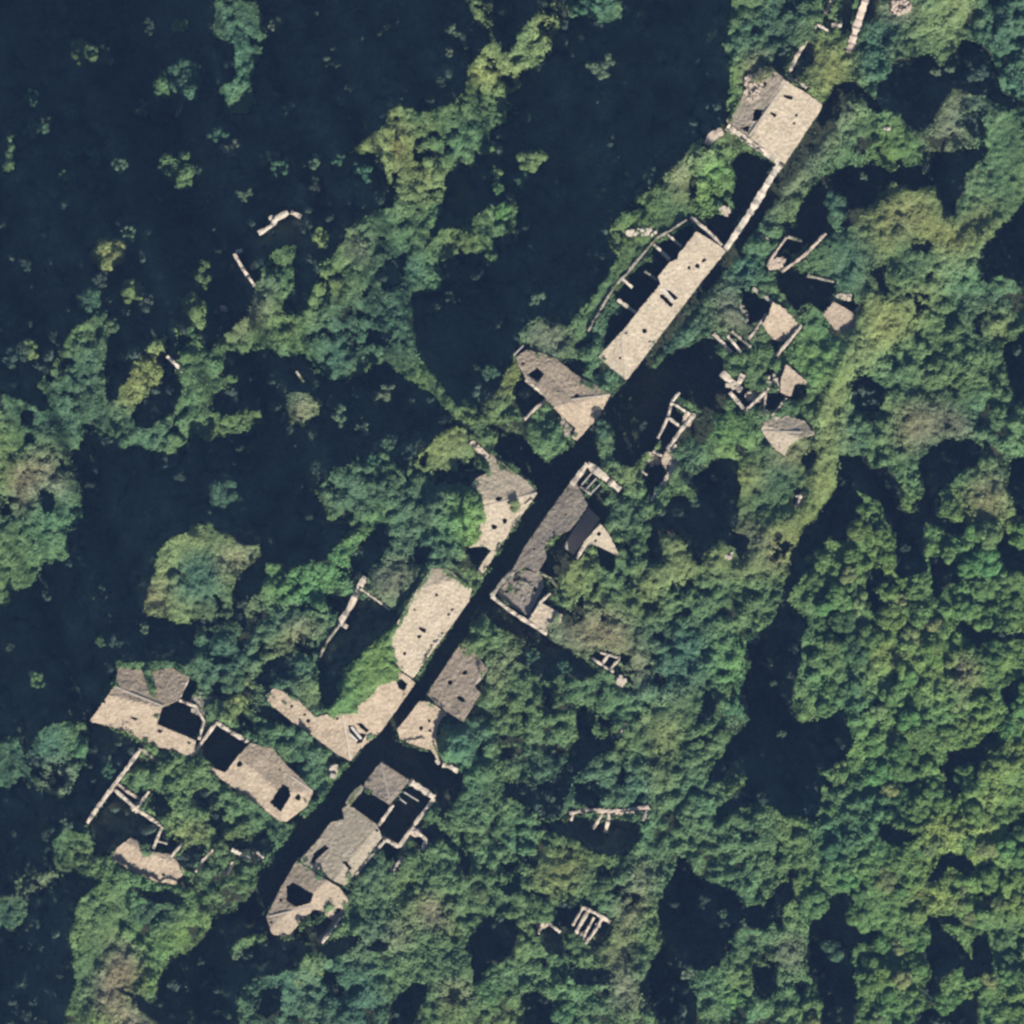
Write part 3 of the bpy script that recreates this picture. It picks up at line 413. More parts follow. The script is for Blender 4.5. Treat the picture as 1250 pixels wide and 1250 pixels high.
house("last roof at the foot of the lane with a round dark hole",
      [(362,1051),(379,1062),(398,1073),(414,1083),(425,1098),(425,1110),(404,1136),(392,1150),(397,1138),(406,1124),(392,1112),(383,1110),(371,1120),(352,1143),(333,1141),(325,1120),(341,1087)],
      [((362,1051),(322,1118),4.8,.3),((335,1150),(428,1114),4.6,.32)],
      [[(349,1081),(358,1077),(383,1091),(379,1102),(362,1107),(350,1100)],disc(412,1112,3.2,1.4,-1),disc(331,1126,2.4),disc(343,1098,2.4)], (1.0, .93, .87), [((329,1119),(380,1106))])
house("broken pink roof east of the long terrace with a wall running off its top corner",
      [(943,369),(957,377),(977,397),(966,408),(952,410),(940,411),(931,396),(939,381)], [((980,400),(936,416),3.8,.3)], [disc(937,384,2),disc(956,407,2.4)], PINK)
house("small pale roof patch alone between ivy and shade at the east edge",
      [(1017,369),(1030,375),(1042,383),(1044,397),(1032,407),(1018,401),(1005,384)], [((1046,402),(1003,392),4.0,.25)], (), (1.0, .92, .88))
house("crumbling pale roof fragment above the round topped pit east of the village",
      [(960,445),(974,457),(989,469),(976,468),(970,470),(965,484),(953,479),(953,462)], [((990,482),(950,486),4.0,.25)], (), (1.0, .93, .88))
house("pale ridged roof half covered by creepers, lowest of the eastern ruins",
      [(929,525),(932,514),(960,508),(982,514),(994,530),(976,534),(962,545),(958,556),(945,548)],
      [((926,512),(984,504),4.2,.34),((927,524),(962,562),4.2,.34)], (), CR, [((930,526),(978,528))])
house("small sunlit roof scrap at the top of the thin walled ladder shaped ruin", [(835,505),(849,505),(842,521),(832,519)], [((852,520),(832,526),3.8,.25)], (), (1, .95, .9))
house("small sunlit roof scrap at the foot of the thin walled ladder shaped ruin", [(813,550),(827,566),(815,578),(807,562)], [((830,572),(812,582),3.8,.25)], (), (1, .95, .9))

def offset_poly(o, d):
    cx = sum(p[0] for p in o) / len(o); cy = sum(p[1] for p in o) / len(o)
    return [(x + (x - cx) / max(1, math.hypot(x - cx, y - cy)) * d, y + (y - cy) / max(1, math.hypot(x - cx, y - cy)) * d) for x, y in o]
HMASK = np.zeros((NG, NG), bool)
for h in H:
    HMASK |= inside(h['o'], PX, PY)
KIND[HMASK] = H_

# ruins: (label, [(points, width px, top z, tint)], beams)
WH, WC, WP, WD = (1.35, 1.3, 1.22), (1.15, 1.08, 1.0), (1.12, 1.0, .92), (.85, .82, .8)
RUINS = [
 ("sunlit straight lane wall below the highest house, joining two cross walls", 'wall', [([(953,200),(944,212),(930,236),(918,256),(902,280),(886,304)],8,5.0,WH)], []),
 ("low cross wall against the upper end of the long cream terrace", 'wall', [([(843,265),(860,279),(881,300)],5,5.2,WC)], []),
 ("thick cross wall along the foot of the highest house", 'wall', [([(888,154),(915,173),(945,194),(951,199)],6,5.2,WH)], []),
 ("small pinkish heap of wall left of the highest house", 'wall', [([(862,176),(870,166),(882,160)],9,4.8,WP)], []),
 ("roofless rooms with thin partition walls behind the long cream terrace", 'ruin', [([(815,286),(832,301)],2.6,4.6,WC),([(798,298),(818,317)],3.4,4.6,WC),([(761,341),(772,351)],3,4.2,WH),([(754,366),(777,382)],4,4.6,WC),([(787,331),(803,342)],3,4.0,WD),([(838,268),(820,280),(800,292),(788,306),(778,318),(764,335),(750,350),(734,376),(718,404)],3,5.3,WD)], []),
 ("pale broken walls left of the pinkish hipped roof with a square hole", 'ruin', [([(642,463),(668,485)],4,4.8,WC),([(668,487),(652,500),(640,512)],3,4.6,WC)], [((639,422),(627,434),5.4,5.2)]),
 ("thick wall end standing north of the lane junction corner house", 'wall', [([(575,539),(598,560)],6,5.3,WP)], []),
 ("roofless frame at the top of the long grey roof with an arm reaching right", 'ruin', [([(717,566),(698,592)],6,4.9,WC),([(717,566),(732,578),(757,598)],8,4.9,WC),([(708,594),(722,604)],3,4.2,WD)], [((710,592),(722,578),4.6,4.6),((716,597),(728,584),4.5,4.5),((722,602),(734,590),4.4,4.4)]),
 ("walls of the corner house below the long grey roof", 'ruin', [([(600,728),(622,745),(645,760),(668,774)],4.5,5.0,WC),([(600,728),(612,712),(622,700)],5,4.9,WD),([(646,757),(660,735),(672,724)],3,4.8,WC)], []),
 ("rear wall of the open shaded floor behind the long grey roof", 'wall', [([(733,640),(716,662),(704,682)],4,4.8,WC),([(656,698),(672,706),(684,722)],3,4.0,WD)], []),
 ("tiny two celled wall grid in scrub right of the village", 'ruin', [([(722,803),(735,812),(749,821)],3,4.2,WC),([(733,797),(742,799),(757,804)],3,4.2,WC),([(735,811),(743,799)],3,4.2,WC),([(745,817),(756,804)],3,4.2,WC)], []),
 ("short white slanting wall stub between shrubs right of centre", 'wall', [([(754,901),(760,890),(765,883)],3,4.8,WC)], []),
 ("wall left of the lower court meeting a cross wall in a fork", 'ruin', [([(172,914),(155,938),(138,960),(120,984),(106,1005)],4.5,4.6,WC),([(140,964),(167,988),(197,1008)],4,4.4,WC),([(167,986),(182,966)],3,4.4,WC),([(172,914),(186,925)],3,4.0,WD),([(143,958),(170,976)],3.5,3.6,WP)], []),
 ("L shaped thin walls above the low rough slab roof", 'ruin', [([(198,1009),(187,1036)],3,4.4,WC),([(193,1027),(204,1030)],2,4.0,WC),([(222,1030),(209,1046)],3,4.4,WC)], []),
 ("three thin wall stubs right of the low rough slab roof", 'ruin', [([(239,1065),(248,1050),(260,1037)],3,4.4,WC),([(276,1068),(284,1052)],3,4.4,WC),([(283,1037),(306,1049)],4.5,4.6,WH),([(313,1040),(322,1048)],2.5,4.0,WC)], []),
 ("pale walled yard joined to the pinkish hipped house", 'ruin', [([(236,920),(250,901),(264,882)],3.5,5.0,WC),([(264,882),(284,895),(308,909)],4.5,5.0,WC)], []),
 ("curved broken wall beside the large weathered roof", 'ruin', [([(219,855),(240,863),(249,880),(243,903)],3,4.6,WC),([(230,828),(219,852)],2.5,5.0,WC)], []),
 ("roofless walled yard of the large lower right house", 'ruin', [([(500,954),(516,964),(530,974)],7,5.1,WC),([(530,975),(510,1001),(487,1034)],4.5,5.1,WC),([(487,1034),(466,1022)],4,5.1,WC),([(480,983),(462,1008)],4,5.0,WC),([(443,960),(432,971),(424,983)],7,5.0,WD)], [((493,967),(511,978),4.7,4.5),((488,975),(496,981),4.8,4.8)]),
 ("narrow annex walls right of the large lower right house", 'ruin', [([(503,1010),(520,1025),(516,1038)],4.5,4.6,WC),([(493,1046),(479,1064)],4.5,4.4,WC),([(470,1026),(434,1068)],3,5.2,WC)], []),
 ("comb shaped ruin with short walls hanging from a long one in scrub", 'ruin', [([(695,993),(715,989),(737,990),(760,990),(792,985)],4.5,4.8,WP),([(792,986),(784,1003)],4,4.8,WC),([(737,992),(724,1012)],3.4,4.4,WC),([(745,991),(739,1016)],4.5,4.4,WC),([(700,994),(697,1002)],3,4.4,WC)], []),
 ("ruin of parallel narrow cells near the bottom of the scrub", 'ruin', [([(712,1107),(699,1130)],3,4.6,WC),([(718,1112),(703,1138)],4,4.6,WC),([(736,1120),(724,1140),(714,1152)],3.6,4.6,WC),([(712,1108),(728,1115),(745,1126)],4,4.7,WC),([(725,1120),(711,1146)],2.8,4.5,WC),([(727,1128),(733,1131)],3,4.5,WC),([(711,1146),(714,1152)],4,4.5,WC)], []),
 ("forked wall stub left of the ruin of parallel cells", 'ruin', [([(657,1120),(664,1122),(684,1138)],4,4.6,WC),([(664,1122),(657,1140)],3.5,4.6,WP)], []),
 ("thin crossing walls around the broken pink roof east of the terrace", 'ruin', [([(919,352),(932,361),(944,369)],5,4.8,WD),([(936,383),(925,400),(914,414)],3.5,4.4,WC),([(888,410),(905,430)],3,4.4,WH),([(871,407),(893,430)],4.5,4.2,WC),([(893,404),(917,424)],3,4.2,WD),([(979,397),(960,420),(948,434)],3.5,4.6,WC),([(969,390),(982,378)],2.5,4.2,WD)], []),
 ("short bright wall stub under trees right of the lane wall", 'wall', [([(929,287),(940,294)],3,4.0,WH)], []),
 ("creeper lined walls meeting in a V above the round topped pit", 'ruin', [([(960,290),(948,306),(936,325)],3,4.8,WP),([(1008,285),(982,312),(955,331)],3.5,4.8,WP),([(962,289),(979,294)],3,4.4,WD),([(938,328),(955,322)],7,4.4,WP),([(986,336),(1018,344)],2.6,4.6,WD)], []),
 ("cross shaped pale walls right of the round green bush", 'ruin', [([(881,455),(893,466),(905,477)],7.5,4.8,WC),([(907,457),(899,474)],6.5,4.8,WC),([(891,479),(908,499)],4.5,4.4,WC),([(936,477),(922,490),(909,503)],4,4.6,WC),([(935,479),(932,506)],2.4,4.2,WC),([(960,486),(941,509)],2.4,4.2,WC)], []),
 ("stubs of wall holding the small pale roof patch at the east edge", 'ruin', [([(1044,381),(1051,373)],3,4.4,WC),([(1016,370),(1023,359),(1040,360)],3,4.2,WD)], []),
 ("ladder shaped ruin of thin pale walls between the lane and the green bush", 'ruin', [([(829,479),(820,491),(842,506)],3.2,4.6,WH),([(820,492),(815,511),(803,535)],3,4.5,WC),([(816,510),(831,521)],3,4.5,WC),([(846,508),(833,523),(815,548)],4.5,4.6,WC),([(797,551),(815,560)],3,4.4,WC),([(824,566),(811,588),(795,611)],4.5,4.6,WC),([(784,575),(790,580)],2.4,3.6,WC)], []),
 ("white zigzag wall scrap in the dark upper left slope", 'ruin', [([(314,283),(322,279),(330,274),(337,264),(350,257)],5,None,WH),([(327,266),(333,263)],6,None,WH),([(354,257),(366,263)],4.5,None,WC)], []),
 ("slanting pale wall with a square head in the dark upper left slope", 'ruin', [([(286,306),(294,304)],6,None,WH),([(285,309),(296,328),(310,348)],4,None,WC)], []),
 ("short pink wall stub between two green strips at left", 'wall', [([(202,434),(212,443),(221,453)],4,None,WH)], []),
 ("faint slanting wall top in the dark dell left of centre", 'wall', [([(361,453),(370,466)],2.6,None,WD)], []),
 ("pale bent wall at the head of the dark court above the ivy bank", 'wall', [([(446,704),(438,718),(428,740),(415,760),(424,766)],6.5,5.0,WC),([(440,719),(458,731),(476,745)],2.6,5.0,WC),([(415,762),(400,782),(390,802)],3,4.8,WD)], []),
 ("pinkish white wall running off the top edge of the picture", 'wall', [([(1061,-14),(1048,26),(1042,45),(1037,62)],8.5,5.2,(1.35,1.2,1.12))], []),
 ("thin wall stepping up from the highest house to the top edge", 'wall', [([(1022,-12),(1008,16)],5,5.0,WC),([(998,30),(990,45)],3,5.0,WC),([(985,48),(972,70),(962,92)],4.2,5.0,WC),([(998,30),(1011,38)],3,4.8,WH),([(962,94),(985,107)],3,4.6,WC)], []),
 ("overgrown wall foot south of the small pinkish roof", 'wall', [([(540,934),(550,936),(559,942)],5,4.4,WC)], []),
 ("overgrown wall stub at the lower end of the last roof", 'wall', [([(393,1151),(406,1134),(416,1120)],3.5,4.6,WH)], []),
 ("tiny forked pale wall in creepers at the foot of the east ridge", 'ruin', [([(971,606),(978,604)],2.6,5.2,WC),([(978,605),(972,618)],3.6,5.2,WC)], []),
]
def hz(h, x, y):
    z = 99.0 + 0 * x
    for (a, b_, h0, p) in h['e']:
        dx, dy = b_[0] - a[0], b_[1] - a[1]; L = math.hypot(dx, dy)
        cx, cy = h['c']; s = (cx - a[0]) * dy - (cy - a[1]) * dx
        z = np.minimum(z, h0 + p * ((x - a[0]) * dy - (y - a[1]) * dx) / L * (1 if s > 0 else -1) * S)
    return z
OVER = [(I_, 'v', [(528,694),(520,714),(503,738),(492,760),(480,784),(482,802),(492,816),(500,826),(484,829),(466,836),(454,850),(440,861),(436,871),(418,872),(410,878),(395,870),(420,830),(450,800),(470,760),(510,700)]),
        (I_, 'p', [(544,690),(560,704),(578,716),(570,722),(552,708),(538,698)]), (T_, 'v', [(560,585),(585,597),(591,612),(595,630),(592,650),(586,662),(572,672),(556,676),(548,630)]),
        (I_, 'k', [(622,614),(632,612),(636,622),(628,628),(621,623)]), (I_, 'g', [(176,812),(186,818),(192,830),(190,850),(200,858),(194,862),(184,850),(182,832),(174,820)]), (I_, 'g', [(150,893),(160,890),(172,898),(178,908),(166,906)]),
        (I_, 'y', [(958,556),(962,540),(978,532),(996,528),(985,545),(968,560),(945,556)]), (I_, 'g', [(885,148),(900,122),(908,128),(896,140),(892,152)]), (I_, 'r', [(912,98),(918,80),(934,74),(948,88),(938,96),(924,104)]),
        (I_, 'g', [(724,430),(740,436),(748,446),(734,444)]), (I_, 'g', [(698,452),(714,462),(730,470),(722,474),(706,464)]), (I_, 'p', [(556,790),(570,790),(578,798),(566,800)]), (I_, 'g', [(484,898),(494,900),(498,910),(486,908)]),
        (I_, 'g', [(604,558),(618,566),(632,578),(626,582),(612,574)]), (I_, 'b', [(614,716),(624,706),(636,706),(626,722),(618,728)]), (I_, 'p', [(680,748),(688,752),(682,766),(668,774),(672,764)]), (I_, 'g', [(640,428),(656,428),(668,434),(658,438)]),
        (I_, 'y', [(970,396),(980,398),(970,412),(960,408)]), (I_, 'g', [(560,872),(568,882),(560,880)]), (I_, 'g', [(328,846),(342,850),(352,860),(340,860)]), (I_, 'g', [(344,1140),(370,1120),(380,1124),(360,1144)]), (I_, 'g', [(395,1110),(408,1104),(412,1112),(400,1118)])]
_st = random.getstate(); random.seed(31)
for h in H:
    o_ = h['o']
    for q_ in range(max(2, len(o_) // 3)):
        t_ = random.randrange(len(o_)); a_, b_ = o_[t_], o_[(t_ + 1) % len(o_)]; u_ = random.random()
        OVER.append((I_, random.choice('gpgb'), disc(a_[0] + (b_[0] - a_[0]) * u_, a_[1] + (b_[1] - a_[1]) * u_, random.uniform(2.5, 6.5), 1.4, random.uniform(0, 3))))
random.setstate(_st)
ROOFZ = np.full((NG, NG), np.nan)
for h in H:
    h['c'] = (sum(p[0] for p in h['o']) / len(h['o']), sum(p[1] for p in h['o']) / len(h['o']))
    mk = inside(h['o'], PX, PY); ROOFZ[mk] = hz(h, PX, PY)[mk]
for k, c, p in OVER:
    mk = inside(p, WX, WY) & HMASK; KIND[mk] = k; CK[mk] = PAL[c]
def seg_mask(pts, hw):
    mk = np.zeros((NG, NG), bool)
    for (x1, y1), (x2, y2) in zip(pts[:-1], pts[1:]):
        dx, dy = x2 - x1, y2 - y1; L2 = dx * dx + dy * dy + 1e-6
        t = np.clip(((PX - x1) * dx + (PY - y1) * dy) / L2, 0, 1)
        mk |= (PX - x1 - t * dx) ** 2 + (PY - y1 - t * dy) ** 2 < hw * hw
    return mk
WTOP = np.full((NG, NG), 5.0)
RUINS = [(l_, c_, [(p_, w_, (None if z_ is None else min(z_ + .8, 5.7) if z_ < 5 else z_), t_) for p_, w_, z_, t_ in ws_], [(a_, b_, z1_ + .5, z2_ + .5) for a_, b_, z1_, z2_ in bs_]) for l_, c_, ws_, bs_ in RUINS]
for h in H: h['e'] = [(a_, b_, h0 + (1.0 if h0 < 4.55 and a_[0] > 700 else 0.0), p_) for a_, b_, h0, p_ in h['e']]
for _l, _c, _w, _b in RUINS:
    for pts_, wd_, zt_, ti_ in _w:
        if zt_ is None: continue
        mk_ = seg_mask(pts_, wd_ / 2 + .8); KIND[mk_ & (KIND != H_)] = W_; WTOP[mk_] = zt_
# some mats climb over roofs and trunks, the east band lifted to catch sun
RAISE = np.zeros((NG, NG))
for dz_, p_ in [(2.4, [(524,692),(500,728),(484,748),(464,774),(440,790),(424,812),(410,850),(396,866),(412,888),(440,862),(482,830),(496,815),(480,800),(492,760),(520,720)]),
                (2.0, [(548,590),(560,588),(592,600),(600,640),(590,665),(560,690),(520,700),(520,610)]), (2.6, [(545,892),(572,888),(580,915),(560,930),(540,922)]),
                (1.2, [(452,690),(500,690),(515,702),(500,728),(482,745),(455,725)]),
                (1.1, [(1060,262),(1100,225),(1142,228),(1165,288),(1235,255),(1192,320),(1110,395),(1058,450),(1036,490),(1026,560),(1002,622),(960,690),(900,705),(935,640),(985,610),(998,500),(1040,400),(1062,340)]),
                (1.3, [(808,650),(822,645),(838,665),(846,690),(835,710),(800,722),(775,715),(795,690),(815,685)]), (1.3, [(852,560),(850,520),(880,490),(920,512),(922,545),(905,560),(885,558)]), (1.0, [(905,560),(920,550),(930,575),(928,600),(905,600)]),
                (1.0, [(858,690),(875,665),(890,652),(895,665),(880,690),(870,702)]), (0.9, [(1030,118),(1044,118),(1045,130),(1000,196),(955,248),(930,275),(952,232),(1020,145)])]:
    RAISE = np.maximum(RAISE, blur(inside(p_, PX, PY) * dz_, 2))

# ------------------------------------------------------------------ land height shaped for shade: shade regions sunk below the sun's grazing line
WOOD = blur(((PX > 985) & (PY > 640)) * 1.0, 12)
WILD = blur(((PX > 1040) | (PY > 900) | (PX < 560)) * 1.0, 15)
BASE = 5.0 + vnoise(220, 5, 2) * 0.7 + RAISE - 1.3 * WOOD + vnoise(75, 8, 2) * (0.25 + 0.75 * WILD)
TOP = np.zeros((NG, NG)); SH = np.zeros((NG, NG))
drop = (STEP * S / math.cos(az - math.pi)) * math.tan(el); shift = math.tan(math.pi - az)       # rows go north, shadow drifts west
srow = np.full(NG, 5.0 - drop); ci = np.arange(NG)
for r in range(NG - 1, -1, -1):
    sh = srow; k = KIND[r]; bs = BASE[r]
    top = np.where(k == D_, np.minimum(bs - 1.0, sh - 0.9), bs)
    top = np.where(k == F_, np.minimum(bs, sh + drop + 0.11), top)
    rz = ROOFZ[r]; on = ~np.isnan(rz); top = np.where(k == H_, 5.4, top); top = np.where(on & ((k == I_) | (k == T_)), np.nan_to_num(rz) + np.where(k == T_, 1.0, 0.3), top); top = np.where(k == W_, WTOP[r], top)
    TOP[r] = top; SH[r] = sh
    cur = np.maximum(sh, np.where(k == D_, sh, top))
    srow = np.interp(ci + shift, ci, cur) - drop
GR = np.where(KIND == D_, np.minimum(0.0, TOP - 2.0), np.where(KIND >= H_, 0.0, np.minimum(0.0, TOP - 5.0)))
GR = np.where((KIND == F_), TOP - 5.0, GR); GR = np.where(HMASK, 0.0, GR)
GR = np.where((KIND == D_) & ~BARE, np.minimum(0.0, TOP - 3.5), GR)

# domes = single bushes and crowns in the mass
DOME = np.full((NG, NG), -3.0)
def stamp(x, y, R, ht, z0):
    """x,y px; R m; adds a cap to DOME (metres relative to TOP)"""
    rp = R / S; i0, i1 = int((y - rp - C0) / STEP), int((y + rp - C0) / STEP) + 2; j0, j1 = int((x - rp - C0) / STEP), int((x + rp - C0) / STEP) + 2
    i0, j0 = max(i0, 0), max(j0, 0); i1, j1 = min(i1, NG), min(j1, NG)
    if i1 <= i0 or j1 <= j0: return
    d2 = ((PX[i0:i1, j0:j1] - x) ** 2 + (PY[i0:i1, j0:j1] - y) ** 2) / rp ** 2
    c = np.where(d2 < 1, z0 + ht * np.sqrt(np.clip(1 - d2, 0, 1)), -3.0)
    DOME[i0:i1, j0:j1] = np.maximum(DOME[i0:i1, j0:j1], c)
def kind_at(x, y):
    i = np.clip(((y - C0) / STEP).astype(int), 0, NG - 1); j = np.clip(((x - C0) / STEP).astype(int), 0, NG - 1)
    return i, j
NEAR = blur(np.isin(KIND, (T_, F_)) * 1.0, 7); n1 = 12000; ZONE = (1.0 + 0.42 * vnoise(90, 77, 2)) * (1 + .4 * WOOD)
xs, ys = rng.uniform(-115, 1365, n1), rng.uniform(-115, 1365, n1); ii, jj = kind_at(xs, ys)
for x, y, k, q, br, nr in zip(xs, ys, KIND[ii, jj], ZONE[ii, jj], BARE[ii, jj], NEAR[ii, jj]):
    if k in (T_, F_): stamp(x, y, rng.uniform(0.8, 2.2) * q, rng.uniform(0.9, 1.8) * q ** .5, rng.uniform(-1.6, -0.3))
    elif k == D_ and not br:
        stamp(x, y, rng.uniform(0.8, 2.4), rng.uniform(0.4, 1.1), rng.uniform(-1.7, -0.6))
        if rng.random() < (.45 if .03 < nr else .14 if x < 480 and y < 480 else .05): stamp(x + rng.uniform(-9, 9), y + rng.uniform(-9, 9), rng.uniform(.35, .8) * (1.5 if nr > .03 else 1), rng.uniform(.5, 1.0), rng.uniform(.15, .55))
    elif k == I_: stamp(x, y, rng.uniform(1.0, 3.0), rng.uniform(0.3, 0.95), rng.uniform(-0.6, 0.0))
n2 = 42000
xs, ys = rng.uniform(-115, 1365, n2), rng.uniform(-115, 1365, n2); ii, jj = kind_at(xs, ys)
for x, y, k, i, j in zip(xs, ys, KIND[ii, jj], ii, jj):
    if k in (T_, F_): R = rng.uniform(0.35, 0.8); stamp(x, y, R, R * 1.0, max(DOME[i, j], -1.7) - 0.25)
    elif k == I_: R = rng.uniform(0.25, 0.6); stamp(x, y, R, R * 0.75, max(DOME[i, j], -0.3) - 0.15)
    elif k == D_ and not BARE[i, j] and x % 1 < .5: R = rng.uniform(0.4, 0.8); stamp(x, y, R, R, max(DOME[i, j], -1.7) - 0.25)
DOME[(KIND == D_) & BARE] = -3.0; wd = (KIND == D_) & ~BARE; DOME[wd] = np.maximum(DOME[wd], -1.55)
CAN = TOP + DOME + vnoise(5, 9) * 0.12
CANs = blur(CAN, 1)
gyy, gxx = np.gradient(CANs, STEP * S)             # d/drow = -d/dy
COLR = blur(CK, 6) * (1 + 0.15 * vnoise(70, 21, 3) + 0.10 * vnoise(9, 22, 2))[..., None]
warm = vnoise(60, 23, 2) + .25; COLR[..., 0] *= 1 + 0.14 * warm; COLR[..., 2] *= 1 - 0.12 * warm
ww = blur(((PX > 985) & (PY > 600)) * 1.0, 20)[..., None]; COLR = COLR * (1 - ww) + COLR * np.array([1.10, 1.12, 0.84]) * ww
dk_ = KIND == D_; COLR[dk_] = np.array(PAL['d']) * np.clip(1.1 + 0.55 * vnoise(26, 201, 3)[dk_], .25, 2.4)[:, None]  # leaves in the shade regions are coloured darker, shade put into the colour

# ------------------------------------------------------------------ terrain
sub = 2; n = NG // sub
g4 = GR[:n * sub, :n * sub].reshape(n, sub, n, sub).min(axis=(1, 3))
bump = (vnoise(10, 31, 3) * 0.25)[:n * sub:sub, :n * sub:sub]
g4 = g4 + np.where(g4 < -0.2, bump * 1.6, bump * 0.6)
c4 = C0 + STEP * sub * (np.arange(n) + 0.5)
X4, Y4 = np.meshgrid((c4 - 625) * S, (625 - c4) * S)
ext = 900.0
V = np.stack([X4, Y4, g4], -1).reshape(-1, 3); V = V.tolist()
idx = np.arange(n * n).reshape(n, n)
Fq = np.stack([idx[:-1, :-1], idx[1:, :-1], idx[1:, 1:], idx[:-1, 1:]], -1).reshape(-1, 4).tolist()
edge = list(idx[0, :]) + list(idx[1:, -1]) + list(idx[-1, -2::-1]) + list(idx[-2:0:-1, 0])
b0 = len(V)
for e in edge:
    x, y, z = V[e]; m_ = max(abs(x), abs(y)); V.append([x / m_ * ext, y / m_ * ext, 0.0])
for q in range(len(edge)):
    q2 = (q + 1) % len(edge); Fq.append([int(edge[q]), int(edge[q2]), b0 + q2, b0 + q])
ter = mesh_obj('ground', V, Fq, M_ground, smooth=True)
tag(ter, 'dark earth and leaf litter of the wooded hillside under trees, lanes and ruins', kind='structure')

def ground_min(pts, pad=6):
    z = 0.0
    for x, y in pts:
        i, j = int((y - C0) / STEP), int((x - C0) / STEP); p = pad // STEP
        z = min(z, float(GR[max(0, i - p):i + p + 1, max(0, j - p):j + p + 1].min()))
    return z - 0.6

# ------------------------------------------------------------------ leaf masses
def leaf_mesh(name, P, Nn, size, col, m):
    k = len(P); r = np.random.default_rng(len(P))
    Nn = Nn / np.linalg.norm(Nn, axis=1, keepdims=True)
    t = np.cross(Nn, r.normal(size=(k, 3))); t /= np.linalg.norm(t, axis=1, keepdims=True); u = np.cross(Nn, t)
    a = (size * r.uniform(0.75, 1.25, k))[:, None]; b_ = (size * r.uniform(0.5, 0.85, k))[:, None]
    q = np.stack([P + t * a, P + u * b_, P - t * a, P - u * b_], 1).reshape(-1, 3)
    me = bpy.data.meshes.new(name); me.vertices.add(4 * k); me.vertices.foreach_set('co', q.astype(np.float32).ravel())
    me.loops.add(4 * k); me.loops.foreach_set('vertex_index', np.arange(4 * k, dtype=np.int32))
    me.polygons.add(k); me.polygons.foreach_set('loop_start', np.arange(0, 4 * k, 4, dtype=np.int32))
    me.update(calc_edges=True)
    ca = me.attributes.new('Col', 'FLOAT_COLOR', 'POINT')
    cc = np.ones((k, 4, 4), np.float32); cc[..., :3] = col[:, None, :]
    ca.data.foreach_set('color', cc.ravel()); me.materials.append(m)
    return me
def scatter_mass(name, label, kinds, count, size, jit, thr, lo=-30, hi=1280):
    x = rng.uniform(lo, hi, count); y = rng.uniform(lo, hi, count); i, j = kind_at(x, y)
    ok = np.isin(KIND[i, j], kinds) & (DOME[i, j] > thr)
    x, y, i, j = x[ok], y[ok], i[ok], j[ok]; k = len(x)
    z = CAN[i, j] - np.abs(rng.normal(0, 0.06, k)) + 0.04; 
    nn = np.stack([-gxx[i, j], gyy[i, j], np.ones(k)], 1); nn /= np.linalg.norm(nn, axis=1, keepdims=True)
    nn += rng.normal(0, jit, (k, 3)) + 0.3 * np.array(sdir); nn[:, 2] = np.abs(nn[:, 2])
    P = np.stack([(x - 625) * S, (625 - y) * S, z], 1)
    col = np.clip(COLR[i, j] * rng.uniform(0.62, 1.38, (k, 1)), 0.01, 0.4)
    me = leaf_mesh(name, P, nn, size * rng.uniform(0.8, 1.25, k), col, M_mass)
    o = link(bpy.data.objects.new(name, me)); tag(o, label, kind='stuff'); return o
def shell(name, label, kinds, thr, under):
    ok = np.isin(KIND, kinds) & (DOME > thr); full = ok[:-1, :-1] & ok[1:, :-1] & ok[1:, 1:] & ok[:-1, 1:]
    full &= (PX[:-1, :-1] > -40) & (PX[:-1, :-1] < 1290) & (PY[:-1, :-1] > -40) & (PY[:-1, :-1] < 1290)
    fi, fj = np.nonzero(full); q = np.stack([fi * NG + fj, (fi + 1) * NG + fj, (fi + 1) * NG + fj + 1, fi * NG + fj + 1], 1)
    u, inv = np.unique(q, return_inverse=True); inv = inv.reshape(-1).astype(np.int32)
    z = (CAN - under).ravel()[u] + rng.uniform(-.03, .03, len(u)); jx = rng.uniform(-.09, .09, (2, len(u)))
    co = np.stack([(PX.ravel()[u] - 625) * S + jx[0], (625 - PY.ravel()[u]) * S + jx[1], z], 1).astype(np.float32)
    me = bpy.data.meshes.new(name); me.vertices.add(len(u)); me.vertices.foreach_set('co', co.ravel())
    me.loops.add(len(inv)); me.loops.foreach_set('vertex_index', inv); me.polygons.add(len(q)); me.polygons.foreach_set('loop_start', np.arange(0, len(inv), 4, dtype=np.int32))
    me.update(calc_edges=True); ca = me.attributes.new('Col', 'FLOAT_COLOR', 'POINT'); cc = np.ones((len(u), 4), np.float32)
    cc[:, :3] = np.clip(COLR.reshape(-1, 3)[u] * rng.uniform(.8, 1.15, (len(u), 1)), .01, .4); ca.data.foreach_set('color', cc.ravel()); me.materials.append(M_mass)
    tag(link(bpy.data.objects.new(name, me)), label, kind='stuff')
shell('bush_foliage', 'close packed foliage inside the bushes and crowns', (T_, F_), -1.3, 0.16)
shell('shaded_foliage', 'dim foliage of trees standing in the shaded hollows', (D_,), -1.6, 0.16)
shell('creeper_foliage', 'close packed creeper foliage over walls and banks', (I_,), -2, 0.06)
scatter_mass('woodland_canopy', 'unbroken mass of leafy crowns and bushes covering the hillside', (T_, F_), 520000, 0.19, 0.42, -1.75)
scatter_mass('ivy_and_bramble', 'smooth mats of ivy and bramble over walls and banks', (I_,), 800000, 0.15, 0.42, -2.0)
scatter_mass('shaded_canopy', 'dim leaves of trees standing in the shaded hollows', (D_,), 330000, 0.19, 0.4, -1.75)
